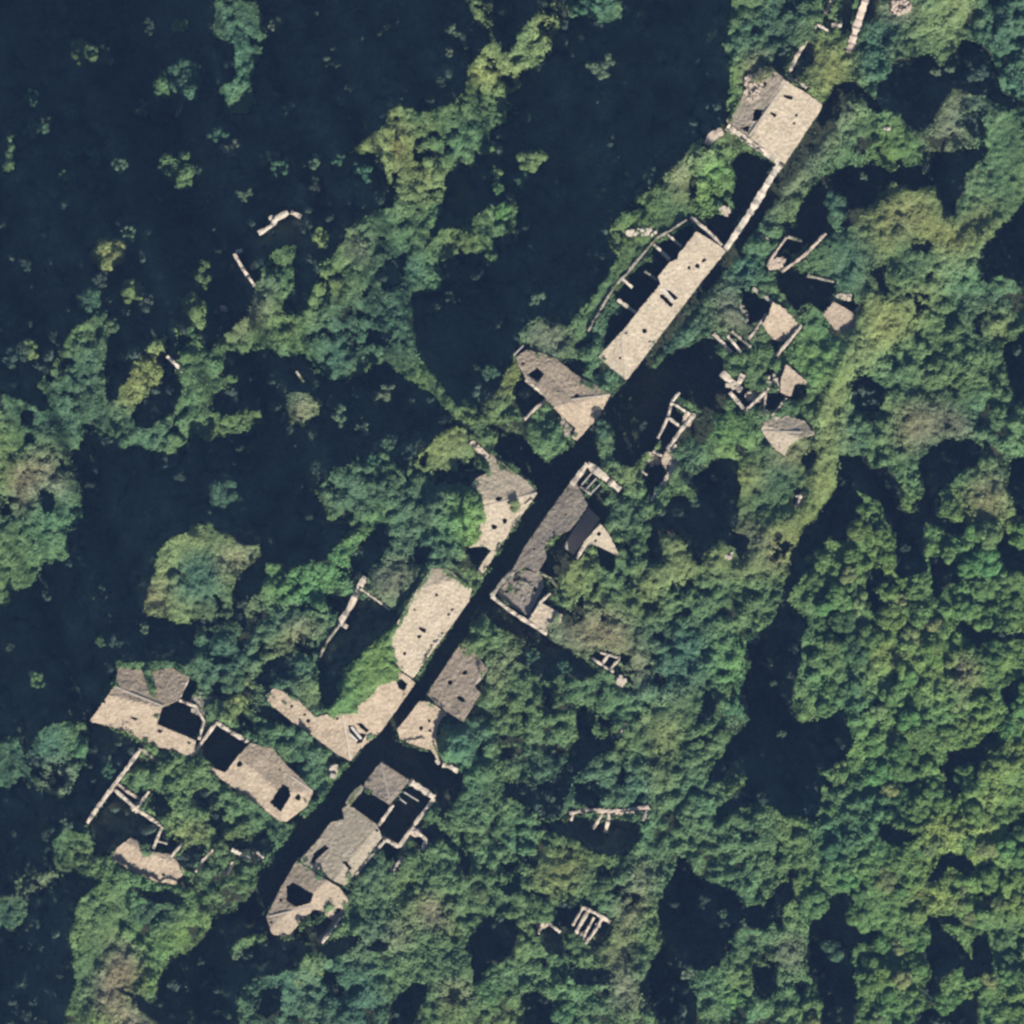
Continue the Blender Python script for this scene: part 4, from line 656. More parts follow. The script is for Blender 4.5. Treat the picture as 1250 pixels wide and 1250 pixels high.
# low weeds in the shaded pits
x = rng.uniform(-20, 1270, 90000); y = rng.uniform(-20, 1270, 90000); i, j = kind_at(x, y)
ok = KIND[i, j] == D_; x, y, i, j = x[ok], y[ok], i[ok], j[ok]; k = len(x)
P = np.stack([(x - 625) * S, (625 - y) * S, np.minimum(GR[i, j] + rng.uniform(0.1, 0.6, k), SH[i, j] - 0.5)], 1)
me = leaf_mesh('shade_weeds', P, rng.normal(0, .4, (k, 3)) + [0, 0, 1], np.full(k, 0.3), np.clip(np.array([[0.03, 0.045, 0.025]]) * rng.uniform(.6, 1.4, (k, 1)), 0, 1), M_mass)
tag(link(bpy.data.objects.new('shade_weeds', me)), 'low weeds and seedlings on the shaded ground', kind='stuff')

# ------------------------------------------------------------------ roofs, walls, beams
def dense(poly, step, jit):
    out = []
    for i in range(len(poly)):
        a, b_ = poly[i], poly[(i + 1) % len(poly)]; L = math.hypot(b_[0] - a[0], b_[1] - a[1]); n_ = max(1, int(L / step))
        for k_ in range(n_):
            t = k_ / n_; j_ = jit if k_ else jit * .3
            out.append((a[0] + (b_[0] - a[0]) * t + random.uniform(-j_, j_), a[1] + (b_[1] - a[1]) * t + random.uniform(-j_, j_)))
    return out
from mathutils import noise as mn
def prism(verts, faces, p, q, w, z0a, z1a, z0b, z1b):
    """a wall or beam block from p to q (metres)"""
    dx, dy = q[0] - p[0], q[1] - p[1]; L = math.hypot(dx, dy) or 1; nx, ny = -dy / L * w / 2, dx / L * w / 2
    b_ = len(verts)
    for (c, za, zb) in ((p, z0a, z1a), (q, z0b, z1b)):
        for s_ in (1, -1):
            verts.append((c[0] + s_ * nx, c[1] + s_ * ny, za)); verts.append((c[0] + s_ * nx, c[1] + s_ * ny, zb))
    faces += [(b_, b_+1, b_+5, b_+4), (b_+2, b_+6, b_+7, b_+3), (b_+1, b_+3, b_+7, b_+5), (b_, b_+4, b_+6, b_+2), (b_, b_+2, b_+3, b_+1), (b_+4, b_+5, b_+7, b_+6)]
def wall_mesh(pts_px, width_px, ztop, ground, rough=0.6, ragged=0.55):
    """ruined masonry: one closed strip whose top breaks up and down and whose faces wander"""
    P = []
    for i in range(len(pts_px) - 1):
        a, b_ = pts_px[i], pts_px[i + 1]; L = math.hypot(b_[0] - a[0], b_[1] - a[1]); n_ = max(1, int(L / 3))
        for k_ in range(n_): P.append((a[0] + (b_[0] - a[0]) * k_ / n_, a[1] + (b_[1] - a[1]) * k_ / n_))
    P.append(pts_px[-1]); V_, F2 = [], []; n_ = len(P)
    seed = random.uniform(0, 99)
    for i, (x, y) in enumerate(P):
        a, b_ = P[max(0, i - 1)], P[min(n_ - 1, i + 1)]; dx, dy = b_[0] - a[0], b_[1] - a[1]; L = math.hypot(dx, dy) or 1
        nx, ny = -dy / L, dx / L; w = width_px / 2 * random.uniform(1 - rough * .5, 1 + rough * .5)
        zt = ztop + ragged * mn.noise((x * .12, y * .12, seed)) + random.uniform(-.06, .06)
        for s_ in (1, -1):
            X, Y = W(x + nx * w * s_, y + ny * w * s_)
            V_.append((X, Y, ground)); V_.append((X, Y, zt + random.uniform(-.05, .05)))
        X, Y = W(x, y); V_.append((X, Y, zt + random.uniform(0, .12)))
    for i in range(n_ - 1):
        b_ = 5 * i; c = b_ + 5
        F2 += [(b_, b_+1, c+1, c), (b_+1, b_+4, c+4, c+1), (b_+4, b_+3, c+3, c+4), (b_+3, b_+2, c+2, c+3)]
    F2 += [(0, 2, 3, 4, 1), tuple(5 * (n_ - 1) + q for q in (0, 1, 4, 3, 2))]
    return V_, F2
def beam(parent, a, b_, za, zb, w=0.22, name='beam', mt=None):
    V_, F2 = [], []
    prism(V_, F2, W(*a), W(*b_), w, za - w, za, zb - w, zb)
    # prism orders lower/upper per end
    return mesh_obj(name, V_, F2, mt or M_wood, parent)

for h in H:
    o = h['o']; cx = sum(p[0] for p in o) / len(o); cy = sum(p[1] for p in o) / len(o); h['c'] = (cx, cy)
    gz = ground_min(o)
    root = empty('ruined_house', (*W(cx, cy), 0.0)); ox, oy = W(cx, cy)
    tag(root, h['label'], 'house', 'ruined stone houses along the lane')
    small = max(p[0] for p in o) - min(p[0] for p in o) < 70 and o[0][0] > 800 and o[0][1] > 300
    out = dense(o, 2.4, 1.3) if small else dense(o, 3.0, 0.75); holes = [dense(q, 2.0, 0.5) for q in h['h']]
    pts = list(out); edges = [(i, (i + 1) % len(out)) for i in range(len(out))]
    for q in holes:
        s0 = len(pts); pts += q; edges += [(s0 + i, s0 + (i + 1) % len(q)) for i in range(len(q))]
    x0, x1 = min(p[0] for p in o), max(p[0] for p in o); y0, y1 = min(p[1] for p in o), max(p[1] for p in o)
    st = 2.6
    gxs, gys = np.meshgrid(np.arange(x0, x1, st), np.arange(y0, y1, st))
    gxs = gxs + rng.uniform(-.6, .6, gxs.shape); gys = gys + rng.uniform(-.6, .6, gys.shape)
    mk = inside(o, gxs, gys)
    for q in h['h']: mk &= ~inside(q, gxs, gys)
    pts += list(zip(gxs[mk].tolist(), gys[mk].tolist()))
    vv, ee, ff, *_ = delaunay_2d_cdt([Vector(p) for p in pts], edges, [], 0, 0.001)
    A1 = np.array([[sum(vv[i][0] for i in f) / 3, sum(vv[i][1] for i in f) / 3] for f in ff])
    keep = inside(o, A1[:, 0], A1[:, 1])
    for q in holes: keep &= ~inside(q, A1[:, 0], A1[:, 1])
    F2 = [tuple(f) for f, k_ in zip(ff, keep) if k_]
    V_ = []
    for v in vv:
        X, Y = W(v[0], v[1]); z = hz(h, v[0], v[1])
        z += 0.13 * mn.noise((X * .45, Y * .45, 3.1)) + 0.05 * mn.noise((X * 2.2, Y * 2.2, 7)) + random.uniform(-.045, .045)
        V_.append((X - ox, Y - oy, z))
    r = mesh_obj('roof', V_, F2, M_roof, root, smooth=False); r.color = (*h['t'], 1)
    me = r.data
    uvl = me.uv_layers.new(name='UVMap'); a, b_, _, _ = h['e'][0]
    ux, uy = b_[0] - a[0], -(b_[1] - a[1]); L = math.hypot(ux, uy); ux /= L; uy /= L
    for lp in me.loops:
        vx, vy, _ = me.vertices[lp.vertex_index].co; uvl.data[lp.index].uv = (vx * ux + vy * uy, -vx * uy + vy * ux)
    sm = r.modifiers.new('thickness', 'SOLIDIFY'); sm.thickness = 0.16; sm.offset = -1
    if me.polygons and sum(p.normal.z for p in me.polygons) < 0: me.flip_normals()
    # walls under the eaves
    inn = []
    V_, F2 = [], []
    oo = dense(o, 6, 0.0); m_ = len(oo)
    for i in range(m_):
        a, b_ = oo[i], oo[(i + 1) % m_]
        mx, my = (a[0] + b_[0]) / 2, (a[1] + b_[1]) / 2; dx, dy = b_[0] - a[0], b_[1] - a[1]; L = math.hypot(dx, dy) or 1
        nx, ny = -dy / L * 2.6, dx / L * 2.6
        if not inside(o, np.array([mx + nx * .6]), np.array([my + ny * .6]))[0]: nx, ny = -nx, -ny
        pa, pb = (a[0] + nx, a[1] + ny), (b_[0] + nx, b_[1] + ny)
        za, zb = hz(h, *a) - .42, hz(h, *b_) - .42
        A_, B_ = W(*pa), W(*pb)
        prism(V_, F2, (A_[0] - ox, A_[1] - oy), (B_[0] - ox, B_[1] - oy), 0.5, gz, za, gz, zb)
    wl = mesh_obj('wall', V_, F2, M_wall, root); wl.color = (.95, .92, .9, 1)
    # ridge and hip caps
    for (a, b_) in h['r']:
        V_, F2 = [], []; n_ = max(2, int(math.hypot(a[0] - b_[0], a[1] - b_[1]) / 3))
        for k_ in range(n_):
            p = [a[0] + (b_[0] - a[0]) * k_ / n_, a[1] + (b_[1] - a[1]) * k_ / n_]; q = [a[0] + (b_[0] - a[0]) * (k_ + .92) / n_, a[1] + (b_[1] - a[1]) * (k_ + .92) / n_]
            if any(inside(hh, np.array([p[0]]), np.array([p[1]]))[0] for hh in h['h']): continue
            z0, z1 = hz(h, *p), hz(h, *q); P_, Q_ = W(*p), W(*q)
            prism(V_, F2, (P_[0] - ox, P_[1] - oy), (Q_[0] - ox, Q_[1] - oy), 0.26, z0 - .05, z0 + .12, z1 - .05, z1 + .1)
        if F2: c = mesh_obj('ridge_cap', V_, F2, M_wall, root); c.color = (1.05, 1, .95, 1)
    # rafters showing in the bigger holes
    for q in h['h']:
        qx = [p[0] for p in q]; qy = [p[1] for p in q]
        if False:
            a, b_, _, _ = h['e'][0]; dx, dy = b_[0] - a[0], b_[1] - a[1]; L = math.hypot(dx, dy); nx, ny = -dy / L, dx / L
            mx, my = sum(qx) / len(q), sum(qy) / len(q); R_ = (max(qx) - min(qx)) * .62
            for s_ in (-.3, .35):
                c0 = (mx + dx / L * s_ * R_, my + dy / L * s_ * R_)
                p1, p2 = (c0[0] - nx * R_ * .8, c0[1] - ny * R_ * .8), (c0[0] + nx * R_ * .8, c0[1] + ny * R_ * .8)
                z1, z2 = hz(h, *p1) - .45, hz(h, *p2) - .45
                P_, Q_ = W(*p1), W(*p2); V_, F2 = [], []
                prism(V_, F2, (P_[0] - ox, P_[1] - oy), (Q_[0] - ox, Q_[1] - oy), 0.14, z1 - .14, z1, z2 - .14, z2)
                mesh_obj('rafter', V_, F2, M_wood, root)
    for (a, b_) in h['b']: 
        z1, z2 = hz(h, *a), hz(h, *b_); P_, Q_ = W(*a), W(*b_); V_, F2 = [], []
        prism(V_, F2, (P_[0] - ox, P_[1] - oy), (Q_[0] - ox, Q_[1] - oy), 0.4, z1 - .3, z1 + .02, z2 - .3, z2 + .02)
        mesh_obj('rafter', V_, F2, M_wood, root)

for label, cat, walls, beams in RUINS:
    x, y = walls[0][0][0]; 
    root = empty('ruined_wall' if cat == 'wall' else 'roofless_ruin', (*W(x, y), 0)); tag(root, label, cat, 'roofless walls and ruins'); ox, oy = W(x, y)
    for pts, wd, zt, tint in walls:
        g = ground_min(pts)
        if zt is None:
            i, j = kind_at(np.array([p[0] for p in pts]), np.array([p[1] for p in pts])); zt = float(max(SH[i, j].max() + .9, TOP[i, j].max() + .4)); g = min(g, zt - 4)
        V_, F2 = wall_mesh(pts, wd, zt, g)
        V_ = [(a - ox, b_ - oy, c) for a, b_, c in V_]
        w_ = mesh_obj('wall', V_, F2, M_wallm if tint == WD else M_wall, root); w_.color = (*tint, 1)
    for a, b_, z1, z2 in beams:
        V_, F2 = [], []; P_, Q_ = W(*a), W(*b_)
        prism(V_, F2, (P_[0] - ox, P_[1] - oy), (Q_[0] - ox, Q_[1] - oy), 0.2, z1 - .26, z1, z2 - .26, z2)
        w_ = mesh_obj('beam', V_, F2, M_wood, root)

# stone floor tinted faintly blue for the shade of the open house
V_ = [(*W(x, y), 0.8) for x, y in [(704,640),(718,619),(733,633),(714,660),(700,678),(688,668)]]
fl = mesh_obj('fallen_floor', V_, [tuple(range(len(V_)))], M_wall); fl.color = (.9, .9, .95, 1); tag(fl, 'pale collapsed floor in shade behind the long grey roof', 'floor')

# rubble heaps: separate stones, one heap = one object
def rock(V_, F2, c, r):
    b_ = len(V_); pts = []
    for k_ in range(8):
        s = [(-1, 1)[(k_ >> q) & 1] for q in range(3)]
        pts.append((c[0] + s[0] * r * random.uniform(.45, .8), c[1] + s[1] * r * random.uniform(.45, .8), c[2] + s[2] * r * random.uniform(.3, .6)))
    V_ += pts; F2 += [tuple(b_ + q for q in f) for f in ((0,2,3,1),(4,5,7,6),(0,1,5,4),(2,6,7,3),(0,4,6,2),(1,3,7,5))]
HEAPS = [
 ("pale rubble joining the crumbling roof fragment to the walls left of it", (944,468,9,10), 34, WC, 4.7), ("pale rubble between the thin walls above the pale ridged roof", (936,508,8,6), 20, WC, 4.6), ("grey stones at the left foot of the broken pink roof", (927,402,8,10), 28, WD, 4.3),
 ("stones around the top of the small pale roof patch", (1030,362,9,4), 16, WC, 4.6), ("pale stones where the ladder shaped ruin's walls meet", (820,548,6,8), 20, WC, 4.9),
 ("brown and pinkish rubble sliding down the left slope of the highest house", (919,108,11,17), 80, WP, 6.45),
 ("pinkish rubble between the V shaped creeper walls", (950,321,9,6), 26, WP, 5.0), ("pale stones spilled at the cross shaped walls", (896,468,9,6), 22, WC, 4.8), ("grey stones between the crossing walls east of the village", (922,484,12,7), 26, WC, 4.2),
 ("stones at the joint of the lower right house's annex", (509,1017,6,5), 12, WC, 4.6), ("stones at the foot of the ruin of parallel cells", (708,1142,8,5), 16, WC, 4.9), ("stones under the forked wall stub near the bottom", (662,1128,7,6), 14, WP, 4.8),
 ("stones beside the thin L shaped walls at lower left", (212,1046,7,4), 12, WC, 3.8), ("stones in the jagged yard corner beside the lane", (300,1043,8,5), 16, WC, 4.2), ("pale rubble along the pale ridged roof's top", (945,512,8,4), 14, WC, 5.0),
 ("rubble around the broken pink roof's lower edge", (955,412,12,4), 18, WP, 4.3),
 ("white fallen stones in ivy left of the terrace's roofless rooms", (784,284,19,5), 60, WH, 5.0), ("grey rubble beside the lane front of the pinkish hipped roof", (690,519,12,13), 60, WD, 4.6),
 ("grey rubble slope beside the large weathered roof", (246,860,13,14), 90, WD, 4.4), ("brown and grey rubble between the two halves of the narrow lane roof", (382,868,14,10), 60, WP, 4.8),
 ("greyish rubble field left of the broken pink roof", (896,388,17,20), 90, WD, 3.8), ("pale fallen stones behind the comb shaped ruin", (763,994,13,5), 50, WH, 4.6),
 ("single pale boulder left of the dark upper left wall scraps", (268,373,4,4), 4, WH, None), ("pale boulder by the creeper bank right of the tiny wall grid", (758,832,6,6), 10, WC, 5.3),
 ("pale stones inside the court beside the lane wall", (885,257,6,5), 12, WC, 5.0), ("white stone heap by the thin wall near the top edge", (1020,31,6,4), 10, WH, 5.0),
 ("pinkish rubble near the top edge right of the pinkish white wall", (1100,8,14,9), 40, WP, 5.3), ("small white stones near the slanting wall stub", (772,889,5,4), 8, WH, 5.0),
 ("bright block on the bushy bank east of the lane", (1082,157,2.5,2.5), 3, WH, 5.8), ("fallen stones in the ladder shaped ruin", (798,560,10,8), 26, WC, 2.6),
 ("sunlit stone patch on the oval bush below the dark pit", (889,678,5,5), 12, WC, 5.8), ("grey rubble inside the walled corner house", (640,722,14,12), 40, WD, 3.9),
 ("pale stones on the wall top left of the pale bent wall", (386,900,0,0), 0, WC, 5), ("pale stones at the fork of the lower court walls", (168,985,7,6), 24, WC, 4.6),
 ("pale plastered wall scrap beside the lane trees", (407,941,5,8), 20, WC, 5.0),
]
for label, (x, y, rx, ry), cnt, tint, z in HEAPS:
    if not cnt: continue
    V_, F2 = [], []
    if z is None:
        i, j = kind_at(np.array([float(x)]), np.array([float(y)])); z = float(SH[i, j][0]) + 1.0
    ox, oy = W(x, y)
    for _ in range(cnt):
        a = random.uniform(0, 6.28); q = math.sqrt(random.random())
        X, Y = (rx * q * math.cos(a)) * S, (ry * q * math.sin(a)) * S
        rock(V_, F2, (X, Y, z + random.uniform(-.35, .25)), random.uniform(.2, .5))
    b_ = len(V_); g = ground_min([(x, y)]); n_ = 12                 # the mound the stones lie on
    for k_ in range(n_): V_.append((rx * S * .95 * math.cos(k_ * 6.283 / n_), ry * S * .95 * math.sin(k_ * 6.283 / n_), z - .35))
    for k_ in range(n_): V_.append((rx * S * 1.1 * math.cos(k_ * 6.283 / n_), ry * S * 1.1 * math.sin(k_ * 6.283 / n_), g))
    F2 += [(b_ + k_, b_ + n_ + k_, b_ + n_ + (k_ + 1) % n_, b_ + (k_ + 1) % n_) for k_ in range(n_)] + [tuple(range(b_, b_ + n_))]
    hp = mesh_obj('rubble', V_, F2, M_wall if tint != WD else M_wallm); hp.location = (ox, oy, 0); hp.color = (*tint, 1)
    tag(hp, label, 'rubble', 'heaps of fallen stone')

# ------------------------------------------------------------------ single trees
def crown_mesh(name, R_, nl, leaves, lobr, seed, flat=0.75, sparse=False):
    r = np.random.default_rng(seed); L_ = []
    L_.append((0, 0, 0, R_ * (.3 if sparse else .62)))
    for k_ in range(nl):
        a = r.uniform(0, 6.28); q = math.sqrt(r.random()) * R_ * .72
        rr = R_ * lobr * r.uniform(.7, 1.25)
        L_.append((q * math.cos(a), q * math.sin(a), (R_ * flat) * math.sqrt(max(0, 1 - (q / R_) ** 2)) * r.uniform(.35, .95) - .15 * R_, rr))
    L_ = np.array(L_); w = L_[:, 3] ** 2; w /= w.sum()
    li = r.choice(len(L_), leaves * 3, p=w); d = r.normal(size=(leaves * 3, 3)); d /= np.linalg.norm(d, axis=1, keepdims=True)
    d[:, 2] = np.where(d[:, 2] < -.35, -d[:, 2], d[:, 2])
    P = L_[li, :3] + d * L_[li, 3:4] * r.uniform(.88, 1.04, (leaves * 3, 1)) * [1, 1, .85]
    dist = np.linalg.norm((P[:, None] - L_[None, :, :3]) / [1, 1, .85], axis=2) / L_[None, :, 3]
    ok = dist.min(1) > .8; P, d = P[ok][:leaves], d[ok][:leaves]; k_ = len(P)
    tone = (.78 + .5 * (P[:, 2] - P[:, 2].min()) / np.ptp(P[:, 2])) * 0 + r.uniform(.72, 1.28, k_)
    col = np.stack([tone * r.uniform(.93, 1.07, k_), tone, tone * r.uniform(.9, 1.1, k_)], 1)
    me = leaf_mesh(name, P, d + r.normal(0, .38, (k_, 3)), r.uniform(.13, .24, k_), col, M_leaf)
    return me, L_
def trunk_mesh(name, ht, L_, seed, m=M_bark):
    r = random.Random(seed); V_, F2 = [], []
    def tube(a, b_, r0, r1, n_=6):
        s0 = len(V_); d = (Vector(b_) - Vector(a)).normalized(); t = d.orthogonal().normalized(); u = d.cross(t)
        for c, q in ((a, r0), (b_, r1)):
            for k_ in range(n_): 
                p = Vector(c) + (t * math.cos(k_ * 6.283 / n_) + u * math.sin(k_ * 6.283 / n_)) * q; V_.append(tuple(p))
        F2.extend([(s0 + k_, s0 + (k_ + 1) % n_, s0 + n_ + (k_ + 1) % n_, s0 + n_ + k_) for k_ in range(n_)])
    tube((0, 0, -ht), (r.uniform(-.2, .2), r.uniform(-.2, .2), -ht * .5), .24, .19); tube((0, 0, -ht * .55), (0, 0, .1), .19, .1)
    for l in L_[1:9]: tube((0, 0, -ht * .35 * r.uniform(.6, 1.2)), tuple(l[:3]), .1, .03, 4)
    me = bpy.data.meshes.new(name); me.from_pydata(V_, [], F2); me.materials.append(m); return me
VAR = []
for s_ in range(10):
    me, L_ = crown_mesh('crown', 2.0, random.randint(11, 18), 1500, random.uniform(.26, .38), 50 + s_)
    VAR.append((me, trunk_mesh('trunk', 7.0, L_, s_)))
SPV = []
for s_ in range(5):
    me, L_ = crown_mesh('crown', 2.0, random.randint(12, 17), 620, random.uniform(.17, .25), 90 + s_, .8, True)
    SPV.append((me, trunk_mesh('trunk', 6.0, L_, 40 + s_)))
def tree(x, y, Rm, ztop, col, label, group, var=None, name='broadleaf_tree'):
    v = random.choice(SPV) if var == 's' else random.choice(VAR); s_ = Rm / 2.0
    root = empty(name, (*W(x, y), ztop - 1.9 * s_)); root.rotation_euler = (0, 0, random.uniform(0, 6.28)); root.scale = (s_, s_ * random.uniform(.85, 1.15), s_)
    c = link(bpy.data.objects.new('crown', v[0]), root); c.color = (*col, 1)
    link(bpy.data.objects.new('trunk', v[1]), root)
    tag(root, label, 'tree', group); return root
def tcol(x, y, key=None, v=1.0):
    i, j = kind_at(np.array([float(x)]), np.array([float(y)]))
    c = np.array(PAL[key]) if key else COLR[i, j][0]
    if key in ('p', 'k'): c = c * np.array([.72, .9, .85])
    if key == 'r': c = c * np.array([.8, .95, .9])
    c = c * v * random.uniform(.85, 1.15); c[0] *= random.uniform(.85, 1.15); return tuple(float(q) for q in np.clip(c, .01, .4))
# crowns that catch the light inside the shaded slopes: x, y, radius px, colour, label
LONE = [
 (1072,800,13,'y',"left half of the curved bright crown in the right wood"),(1098,804,14,'y',"right half of the curved bright crown in the right wood"),(1065,825,12,'y',"yellow crown under the curved bright crown"),(1058,848,13,'y',"brightest yellow crown left of the narrow twin crown"),(1133,838,13,'y',"upper crown of the narrow yellow pair in the right wood"),(1133,862,12,'y',"lower crown of the narrow yellow pair in the right wood"),(1177,822,15,'r',"reddish brown crown in the right wood"),(1178,945,16,'g',"green crown standing free in a dark ring in the right wood"),(1218,965,17,'y',"yellow green crown right of the crown in a dark ring"),(1150,1100,17,'y',"bright crown in the lower right wood"),(1235,895,17,'v',"bright green crown near the right edge"),

 (88,48,15,'g',"round tree second nearest the top left corner beside bare twigs"),(112,52,10,'p',"pale twiggy tree touching the round tree near the top left corner"),(172,14,8,'d',"small dim tree top near the top edge at far left"),(213,20,9,'y',"small bright yellow green tree top near the top edge at left"),
 (185,90,15,'g',"left tree of the close pair in the dark upper left"),(222,87,19,'b',"right tree of the close pair in the dark upper left"),(207,198,20,'g',"lone round tree in the middle of the dark upper left"),(160,118,8,'p',"small pale tree below the close pair in the dark"),
 (72,125,9,'g',"small tree right of the broken row at the left edge"),(22,108,10,'b',"slim tree top leading the broken row at the left edge"),(30,148,12,'b',"ragged tree ending the broken row at the left edge"),(45,138,8,'d',"dim tree beside the broken row at the left edge"),
 (70,180,10,'b',"first tree of three in a line across the dark left slope"),(69,205,8,'g',"tree touching the first of three in a line across the dark left slope"),(105,182,10,'b',"second tree of three in a line across the dark left slope"),(138,196,9,'p',"third and palest tree of three in a line across the dark left slope"),
 (330,20,8,'p',"pale twig top right of the dense upper tree column"),(262,160,10,'b',"tree just below the dense upper tree column"),(277,175,8,'r',"brown tree just below the dense upper tree column"),(325,188,11,'p',"left tree of the pair in the dark below the upper tree column"),(342,203,10,'b',"right tree of the pair in the dark below the upper tree column"),
 (384,194,8,'p',"tiny pale tree midway across the dark slope"),(412,193,7,'b',"tiny tree left of the yellow green ridge strip"),(440,208,12,'b',"round tree under the yellow green ridge strip"),(382,222,7,'d',"dim tree below the tiny pale tree midway across the dark slope"),(296,234,7,'p',"small pale tree above the white zigzag wall"),
 (553,30,9,'p',"pale tree left of the top of the ridge strip"),(548,57,7,'p',"small tree below the pale tree left of the ridge strip"),(538,95,8,'d',"small dim tree left of the ridge strip"),(735,75,15,'p',"lone open crowned tree in the big dark hollow"),(650,190,18,'y',"leafy bright tree right of the ridge strip foot"),(605,208,10,'y',"small yellow green tree right of the ridge strip foot"),(607,228,9,'g',"green tree under the small yellow green tree"),(637,215,9,'b',"bluish tree under the leafy bright tree"),
 (125,305,16,'y',"round yellowish tree in the dark left slope"),(150,282,8,'p',"thin pale tree reaching up right of the round yellowish tree"),(118,337,9,'d',"dim tree below the round yellowish tree"),(105,362,13,'b',"bluish tree above the left green bank"),(157,352,14,'y',"yellowish tree with a trailing side branch in the dark"),(176,366,9,'d',"trailing dim tree right of the yellowish tree"),(25,315,8,'d',"faint tree near the left edge"),(30,426,10,'y',"small yellowish tree near the left edge"),(12,432,14,'d',"dim grey tree at the left edge"),(232,375,18,'y',"bright tree left of the slanting pale wall"),(242,332,12,'g',"tree above the bright tree left of the slanting pale wall"),(232,405,9,'g',"small tree under the bright tree left of the slanting pale wall"),
 (273,603,18,'b',"lone bluish tree above the big rounded thicket"),(415,508,12,'p',"upper tree in the dark dell left of centre"),(442,523,8,'p',"twiggy tree in the dark dell left of centre"),(472,540,11,'b',"bluish scattered tree at the dell's right rim"),(455,560,10,'b',"bluish tree at the dell's lower rim"),(468,478,10,'p',"pale tree in the dell below the bank"),(385,565,5,'d',"tiny faint tree in the dell"),
 (655,365,10,'p',"thin pale tree arching above the bushy corner in the big dark hollow"),(548,362,8,'d',"faint sprig inside the big dark hollow"),(600,455,12,'b',"dim tree left of the yellow garden wall bush"),(582,448,5,'d',"tiny faint tree at the hollow's lower left"),
 (45,828,12,'g',"small green tree alone in the dark left of the large weathered roof"),(122,782,9,'g',"small tree above the large weathered roof, left one of three"),(176,766,8,'p',"small tree under the big rounded thicket"),(141,783,8,'d',"small dim tree above the large weathered roof, middle one of three"),(8,790,7,'d',"faint tree at the left edge beside deep shade"),(130,755,6,'d',"dim top above the small trees near the large weathered roof"),
 (135,940,10,'b',"dim tree left of the forked court wall"),(120,725,9,'d',"dim tree left of the big rounded thicket"),(55,1020,9,'d',"left of two dim trees near the lower left edge"),(80,1007,8,'p',"right of two dim trees near the lower left edge"),
 (287,1165,9,'p',"small pale bush at the dark foot of the lane"),(340,1195,10,'p',"pale bush in the dark below the last roof"),(362,1196,10,'y',"yellowish bush in the dark below the last roof"),(382,1180,12,'y',"tall yellowish bush below the last roof"),(310,1205,11,'b',"bluish bush at the edge of the dark lower field"),
 (1195,90,15,'d',"dim feathery tree in the shaded corner at upper right"),(1143,88,8,'p',"small pale tree in the dark upper right pit"),(1160,85,6,'p',"tiny pale tree in the dark upper right pit"),
 (610,255,14,'v',"bright green tree hanging over the big dark hollow"),(617,275,12,'v',"lower bright green tree over the big dark hollow"),(600,312,9,'g',"small green tree under the bright pair at the big dark hollow"),
 (805,600,7,'b',"small tree by the ladder shaped ruin's foot"),(848,612,8,'b',"bluish shoot over the central dark pit"),(1080,530,10,'b',"small tree on the right forest edge"),(1075,560,10,'g',"small round tree over the right forest pit"),(1142,655,14,'v',"bright leafy tree in the right forest hollow"),(1105,668,8,'d',"dim tree in the right forest hollow"),(1033,590,9,'d',"dim tree below the east ridge"),
 (860,1102,8,'d',"dim crown in the bottom dark dell"),(882,1115,7,'p',"pale crown in the bottom dark dell"),(906,1127,6,'p',"tiny white tipped crown right of the bottom dark dell"),(838,1188,11,'p',"pale crown at the lower rim of the bottom dark dell"),(888,1165,6,'p',"thin pale stem like crown below the bottom dark dell"),
 (968,1162,18,'p',"smooth pale round tree near the bottom"),(893,1218,14,'v',"vivid green tree near the bottom edge"),(1022,1160,15,'b',"bluish tree in the bottom right forest gap"),(965,825,6,'d',"faint shoot top in the long dark forest gap"),(946,836,5,'p',"small pale shoot top in the long dark forest gap"),(955,897,6,'p',"pale shoot low in the long dark forest gap"),(930,975,9,'d',"dim tree at the foot of the long dark forest gap"),
 (648,800,10,'b',"bluish tree in the shaded garden right of the grey three holed roof"),(690,812,9,'b',"small tree in the shaded garden under the tiny wall grid"),(735,525,12,'b',"dim tree in the lane opposite the pinkish hipped roof"),(815,425,10,'b',"dim tree under the terrace's lower corner"),(785,520,6,'d',"faint long shoot in the dark lane garden"),(1020,245,13,'b',"dim tree in the dark garden east of the lane wall"),(1055,215,6,'p',"pale twigs in the dark garden east of the lane wall"),
]
lx, ly = [], []
for x, y, r_, ck, lab in LONE:
    i, j = kind_at(np.array([float(x)]), np.array([float(y)])); Rm = max(.6, r_ * S) * (1.3 if x < 480 and y < 480 else 1.0)
    k = KIND[i, j][0]
    z = SH[i, j][0] + (1.2 + Rm * 1.25) if k == D_ else TOP[i, j][0] + .5 + Rm * .45
    z = min(z, 8.5)
    tree(x, y, Rm * (1.25 if r_ < 13 or ck in 'pd' else 1.1), z, tcol(x, y, ck, 1.0), lab, 'single crowns catching the light in shade', 's' if r_ < 13 or ck in 'pd' else None); lx.append(x); ly.append(y)
